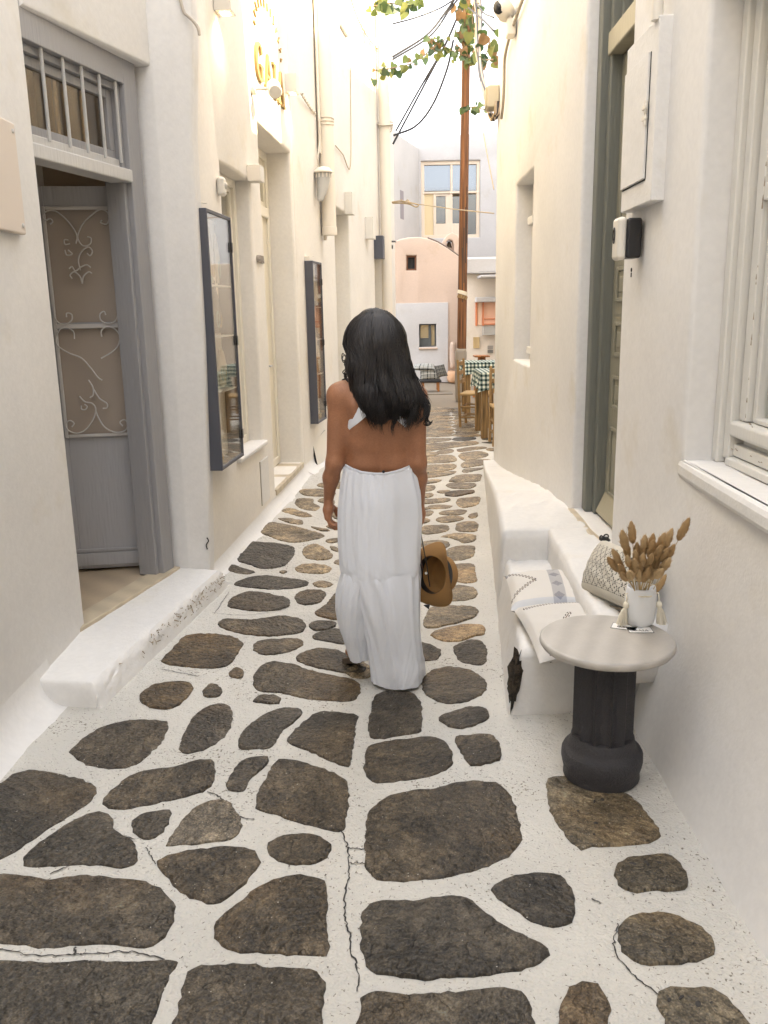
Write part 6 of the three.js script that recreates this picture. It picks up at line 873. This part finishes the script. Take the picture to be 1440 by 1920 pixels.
  const gather = (f, ph) => (a, tt) => 1 + 0.075 * Math.pow(Math.sin(a * f * 0.5 + ph + 2.4 * Math.sin(a * 2 + 1) + Math.sin(a * 5)), 2) * (0.12 + 0.88 * Math.exp(-tt * 3)) * sstep(tt, 0.0, 0.06) + 0.034 * Math.sin(a * 5 + ph * 2 + tt * 1.5) * sstep(tt, 0.05, 0.6) + 0.05 * sm3(Math.cos(a) * 2.5 + tt * 3, ph, Math.sin(a) * 2.5 - tt * 2) * sstep(tt, 0.1, 0.5) + 0.03 * sm3(Math.cos(a) * 5 + ph, tt * 6, Math.sin(a) * 5) + 0.045 * Math.pow(Math.abs(Math.sin(a * 4 + ph)), 14) * Math.exp(-tt * 1.5);
  const upper = loft([row(649, 771, 867, 0.112), row(646, 777, 880, 0.118), row(642, 782, 898, 0.126), row(639, 788, 930, 0.138), row(637, 790, 960, 0.14), row(637, 790, 1000, 0.142), row(639, 789, 1040, 0.146), row(641, 788, 1060, 0.149), row(643, 787, 1070, 0.146)], 168, gather(22, 0.6));
  // the waist dips at the back
  { const P = upper.attributes.position; for (let i = 0; i < P.count; i++) { const y = P.getY(i), a = clamp((y - p(712, 930).y) / (p(712, 870).y - p(712, 930).y), 0, 1), x = (P.getX(i) - p(711, 880).x) / 0.15, back = P.getZ(i) > -PZ - 0.03 ? 1 : -0.4; P.setY(i, y - 0.026 * a * Math.max(0, 1 - x * x) * back); } upper.computeVertexNormals(); }
  mesh(t, 'upper_skirt', upper, cloth);
  const wb = []; { const P = upper.attributes.position; for (let i = 0; i < 168; i += 2) wb.push(V(P.getX(i), P.getY(i) - 0.002, P.getZ(i))); } mesh(t, 'waistband', tube(wb, 0.006, 200, 8, true), cloth);
  const bt = p(719, 884, -0.095); mesh(t, 'button', lathe([[0, 0.003], [0.005, 0.002], [0.006, 0]], 16).rotateX(Math.PI / 2).translate(bt.x, bt.y, bt.z + 0.006), M.black);
  const tier = (f, ph) => (a, tt) => 1 + 0.09 * Math.pow(0.5 + 0.5 * Math.sin(a * f + ph + 2.3 * Math.sin(a * 2 + ph) + 1.2 * Math.sin(a * 7)), 2) * sstep(tt, 0.0, 0.22) * (0.28 + 0.72 * Math.exp(-tt * 3.4)) + 0.07 * Math.sin(a * 4 + ph * 2 + tt * 2.2) * sstep(tt, 0.25, 1) + 0.05 * sm3(Math.cos(a) * 2.2 + tt * 5 + ph, ph, Math.sin(a) * 2.2 - tt * 4) + 0.03 * sm3(Math.cos(a) * 6 - tt * 9, ph, Math.sin(a) * 6 + tt * 12) * sstep(tt, 0.2, 0.7);
  mesh(t, 'right_leg_tier', loft([row(641, 788, 1062, 0.150, 0.03), row(645, 788, 1076, 0.151, 0.03), row(655, 788, 1102, 0.148, 0.025), row(669, 788, 1145, 0.14, 0.02), row(682, 789, 1185, 0.132, 0.025), row(690, 793, 1222, 0.128, 0.03), row(695, 797, 1250, 0.13, 0.035), row(698, 797, 1270, 0.13, 0.04)], 190, tier(17, 1.9)), cloth);
  mesh(t, 'left_leg_tier', loft([row(650, 716, 1050, 0.11, 0.045), row(643, 716, 1068, 0.128, 0.045), row(636, 715, 1088, 0.138, 0.05), row(630, 713, 1115, 0.142, 0.06), row(629, 711, 1145, 0.14, 0.075), row(636, 709, 1178, 0.135, 0.09), row(645, 706, 1202, 0.13, 0.105), row(651, 703, 1222, 0.125, 0.115)], 170, tier(15, 4.1)), cloth);
  // halter straps
  const strap = (l, w) => { const c = new THREE.CatmullRomCurve3(l), pos = [], idx = [], n = 24; for (let i = 0; i <= n; i++) { const q = c.getPoint(i / n), T = c.getTangent(i / n), nn = V(q.x - mid.x, 0, q.z - (mid.z - 0.02)).normalize(), s = T.clone().cross(nn).normalize(); for (const [k, o] of [[-1, 0], [-0.6, 0.004], [0.6, 0.004], [1, 0]]) { const v = q.clone().addScaledVector(s, k * w / 2).addScaledVector(nn, o); pos.push(v.x, v.y, v.z); } if (i) for (let k = 0; k < 3; k++) { const A = (i - 1) * 4 + k; idx.push(A, A + 1, A + 4, A + 1, A + 5, A + 4); } } const g = new THREE.BufferGeometry(); g.setAttribute('position', new THREE.Float32BufferAttribute(pos, 3)); g.setIndex(idx); g.computeVertexNormals(); return boxUV(g); };
  mesh(t, 'strap', strap([p(649, 830, 0.10), p(648, 806, 0.03), p(653, 793, -0.025), p(666, 782, -0.065), p(682, 766, -0.075), p(698, 735, -0.06)], 0.056), cloth);
  mesh(t, 'strap', strap([p(767, 832, 0.10), p(767, 806, 0.03), p(763, 793, -0.025), p(750, 780, -0.065), p(735, 764, -0.075), p(718, 735, -0.06)], 0.045), cloth);
  // hair: a mass with many waved locks over it
  const hairM = new THREE.MeshPhysicalMaterial({ color: C(0.0085, 0.0062, 0.0062), roughness: 0.5, sheen: 0.0, sheenColor: C(0.10, 0.07, 0.08), sheenRoughness: 0.5 });
  const hb = [[p(704, 648, 0.03), 0.098, p(703, 622, 0.04), 0.093], [p(690, 640, 0.02), 0.085, p(680, 690, 0.0), 0.062], [p(722, 640, 0.02), 0.085, p(735, 690, 0.0), 0.066], [p(704, 660, 0.0), 0.09, p(706, 760, -0.045), 0.065], [p(684, 690, -0.01), 0.06, p(692, 744, -0.045), 0.04], [p(735, 690, 0.0), 0.066, p(752, 752, -0.045), 0.055], [p(706, 740, -0.05), 0.060, p(712, 772, -0.065), 0.036], [p(752, 740, -0.04), 0.050, p(764, 764, -0.045), 0.028], [p(692, 738, -0.05), 0.036, p(698, 752, -0.055), 0.022]];
  const hbb = boneBox(hb, 0.02); const hair = mesh(t, 'hair', nets(((q) => (x, y, z) => q(x, y, z) + 0.012 * sm3(x * 26, y * 3, z * 9))(field(hb, 0.05)), hbb.min, hbb.max, 0.008), hairM);
  const Lx = [[580, 692], [590, 672], [604, 656], [622, 647], [645, 643], [662, 650], [680, 655], [700, 650], [720, 651], [745, 655], [765, 663], [785, 672], [806, 682]], Rx = [[580, 718], [590, 732], [604, 745], [622, 752], [645, 758], [680, 766], [700, 773], [720, 785], [745, 799], [765, 803], [785, 800], [806, 784]];
  const tab = (T, y) => { for (let i = 1; i < T.length; i++) if (y <= T[i][0]) return lerp(T[i - 1][1], T[i][1], clamp((y - T[i - 1][0]) / (T[i][0] - T[i - 1][0]), 0, 1)); return T[T.length - 1][1]; };
  const depthAt = (u, y) => { const e = Math.sqrt(Math.max(0, 1 - u * u)), k = sstep(y, 580, 640), lowr = sstep(y, 660, 760); return lerp(lerp(0.04, 0.02, k) - 0.115 * e * Math.sqrt(k + 0.05), 0.005 - 0.115 * e, lowr); };
  const hf = field(hb, 0.05), hairDepth = (x, y, u) => { const d = ray(x, y); let t = (PZ - 0.35) / -d.z; for (let k = 0; k < 40; k++) { const s = hf(d.x * t, EYE + d.y * t, d.z * t); if (s < 0.001) return -d.z * t - PZ; t += Math.max(0.002, s * 0.8); if (-d.z * t > PZ + 0.12) break; } return depthAt(u * 0.97, y) + 0.015; };
  const locks = [];
  const clumps = [...Array(58)].map(() => ({ u: rr(-1, 1), ph: rr(0, 6.28), fr: rr(0.04, 0.075), amp: rr(2.5, 8), end: rr(-34, 12), lift: rr(0.001, 0.016) }));
  for (let i = 0; i < 1150; i++) {
    const cl = clumps[i % clumps.length], u0 = clamp(cl.u + rr(-0.16, 0.16), -1, 1), end = 804 - 24 * cl.u * cl.u + cl.end + rr(-10, 5) - (cl.u < -0.7 ? 6 : 0), n = 14, pts = [], jit = rr(-0.5, 0.5), start = 577 + 6 * Math.abs(u0) + rr(0, 8) + (rnd() < 0.35 ? rr(10, 90) : 0), fly = rnd() < 0.05 ? rr(3, 9) : 0;
    for (let k = 0; k <= n; k++) { const y = lerp(start, end, k / n), w = sstep(y, 640, 790), u = lerp(u0, cl.u, 0.65 * w), l = tab(Lx, y), r = tab(Rx, y), x = lerp(l, r, (u + 1) / 2) + (cl.amp + fly) * (0.12 + w) * Math.sin(y * cl.fr + cl.ph + jit) + fly * Math.sign(u) * (1 - w) * 0.5, d = hairDepth(x, y, u) - 0.003 - cl.lift * (0.25 + w) + 0.014 * w * Math.cos(y * cl.fr + cl.ph + jit) - 0.003 * rnd(); pts.push(p(x, y, d)); }
    const c = new THREE.CatmullRomCurve3(pts), g = new THREE.TubeGeometry(c, 24, rr(0.0014, 0.0042), 4), P = g.attributes.position; for (let q = 0; q < P.count; q++) { const s2 = Math.floor(q / 5) / 24, k = 1 - Math.pow(s2, 3) * 0.92; if (k < 1) { const cc = c.getPoint(s2); P.setXYZ(q, lerp(cc.x, P.getX(q), k), lerp(cc.y, P.getY(q), k), lerp(cc.z, P.getZ(q), k)); } } locks.push(g);
  }
  // loose curls at the left cheek and over the right shoulder
  for (const [l, n] of [[[[650, 660, 0.02], [646, 678, 0.0], [640, 672, 0.02], [645, 664, 0.03], [652, 676, 0.01], [648, 692, 0.0], [655, 700, 0]], 3], [[[656, 668, 0.0], [648, 684, 0.0], [656, 696, -0.01], [646, 704, 0.0], [654, 716, -0.01]], 4], [[[652, 690, 0], [644, 700, 0], [650, 708, 0], [642, 712, 0.01]], 2], [[[778, 716, -0.02], [792, 736, -0.02], [798, 756, -0.03], [803, 774, -0.02], [800, 786, -0.02], [808, 794, -0.01]], 7], [[[788, 742, -0.02], [802, 752, -0.01], [806, 764, 0], [802, 782, -0.01], [799, 790, -0.02], [804, 796, -0.01], [811, 790, 0]], 4], [[[795, 770, -0.02], [800, 786, -0.02], [796, 794, -0.02], [802, 797, -0.02]], 4]]) for (let k = 0; k < n; k++) locks.push(tube(l.map(([x, y, d]) => p(x + rr(-2.5, 2.5), y + rr(-2.5, 2.5), d + rr(-0.012, 0.012))), rr(0.0012, 0.0028), 40, 4));
  const lm = mesh(hair, 'locks', merge(locks), hairM); lm.userData.kind = 'stuff';
}
{ // hat hanging from her right hand on cords
  const t = thing('straw_hat', 'tan straw hat with black band hanging on cords beside the white skirt', 'hat'), p = bodyAt;
  const c = p(808, 1078, 0.04), ax = V(0.66, -0.16, -0.62).normalize();
  const tS = tex(256, (i, j) => { const a = (Math.floor(i / 8) + Math.floor(j / 8)) % 2, f = a ? (i % 8) / 8 : (j % 8) / 8, v = 0.62 + 0.3 * Math.sin(f * Math.PI); return [v, v * 0.80, v * 0.52]; });
  const straw = new THREE.MeshStandardMaterial({ color: C(0.58, 0.51, 0.42), map: rep(tS, 9, 3), bumpMap: rep(tS, 9, 3), bumpScale: 0.002, roughness: 0.85, side: THREE.DoubleSide });
  const Q = new THREE.Quaternion().setFromUnitVectors(V(0, 1, 0), ax), put = (g) => { g.applyQuaternion(Q); g.translate(c.x, c.y, c.z); return g; };
  const brim = lathe([[0.083, 0.004], [0.10, 0.002], [0.125, 0.0], [0.142, 0.004], [0.143, 0.007], [0.125, 0.004], [0.10, 0.006], [0.086, 0.010]], 64); { const P = brim.attributes.position; for (let i = 0; i < P.count; i++) { const x = P.getX(i), z = P.getZ(i), r = Math.hypot(x, z), a = Math.atan2(z, x); P.setY(i, P.getY(i) + 0.05 * Math.cos(2 * a + 0.8) * Math.pow(Math.max(0, r - 0.083) / 0.06, 1.4)); } brim.computeVertexNormals(); }
  mesh(t, 'brim', put(brim), straw); mesh(t, 'crown', put(lathe([[0.084, 0.004], [0.081, 0.04], [0.076, 0.085], [0.068, 0.094], [0.05, 0.088], [0, 0.08], [0, 0.084], [0.05, 0.092], [0.07, 0.099], [0.080, 0.087], [0.0845, 0.04], [0.087, 0.006]], 56)), straw);
  mesh(t, 'band', put(lathe([[0.088, 0.008], [0.0862, 0.045], [0.085, 0.045]], 56)), M.black); mesh(t, 'sweatband', put(lathe([[0.0832, 0.004], [0.0812, 0.034], [0.080, 0.034], [0.082, 0.004]], 56)), M.black);
  mesh(t, 'cord', tube([p(787, 988, 0.08), p(791, 1010, 0.05), p(796, 1038, 0.03), p(800, 1058, 0.02), p(803, 1080, 0.03), p(806, 1100, 0.05)], 0.0026, 50, 6), M.black); mesh(t, 'cord', tube([p(785, 1010, 0.08), p(788, 1032, 0.04), p(790, 1052, 0.02), p(792, 1066, 0.0)], 0.0034, 40, 6), std(0.05, 0.02, 0.015, 0.6));
  const b = p(799, 1075, -0.01); mesh(t, 'bead', new THREE.SphereGeometry(0.006, 12, 10).translate(b.x, b.y, b.z), M.whitePlastic); const k = p(799, 1136, 0.02); mesh(t, 'toggle', new THREE.ConeGeometry(0.012, 0.028, 12).rotateZ(1.3).translate(k.x, k.y, k.z), M.black);
}

// each group that was built in place gets its origin at its own base
scene.updateMatrixWorld(true);
for (const o of scene.children) if (o.isGroup && o.position.lengthSq() === 0) {
  const b = new THREE.Box3().setFromObject(o); if (b.isEmpty()) continue; const c = b.getCenter(V()).setY(b.min.y); o.position.copy(c); for (const k of o.children) k.position.sub(c);
}
renderer.render(scene, camera);
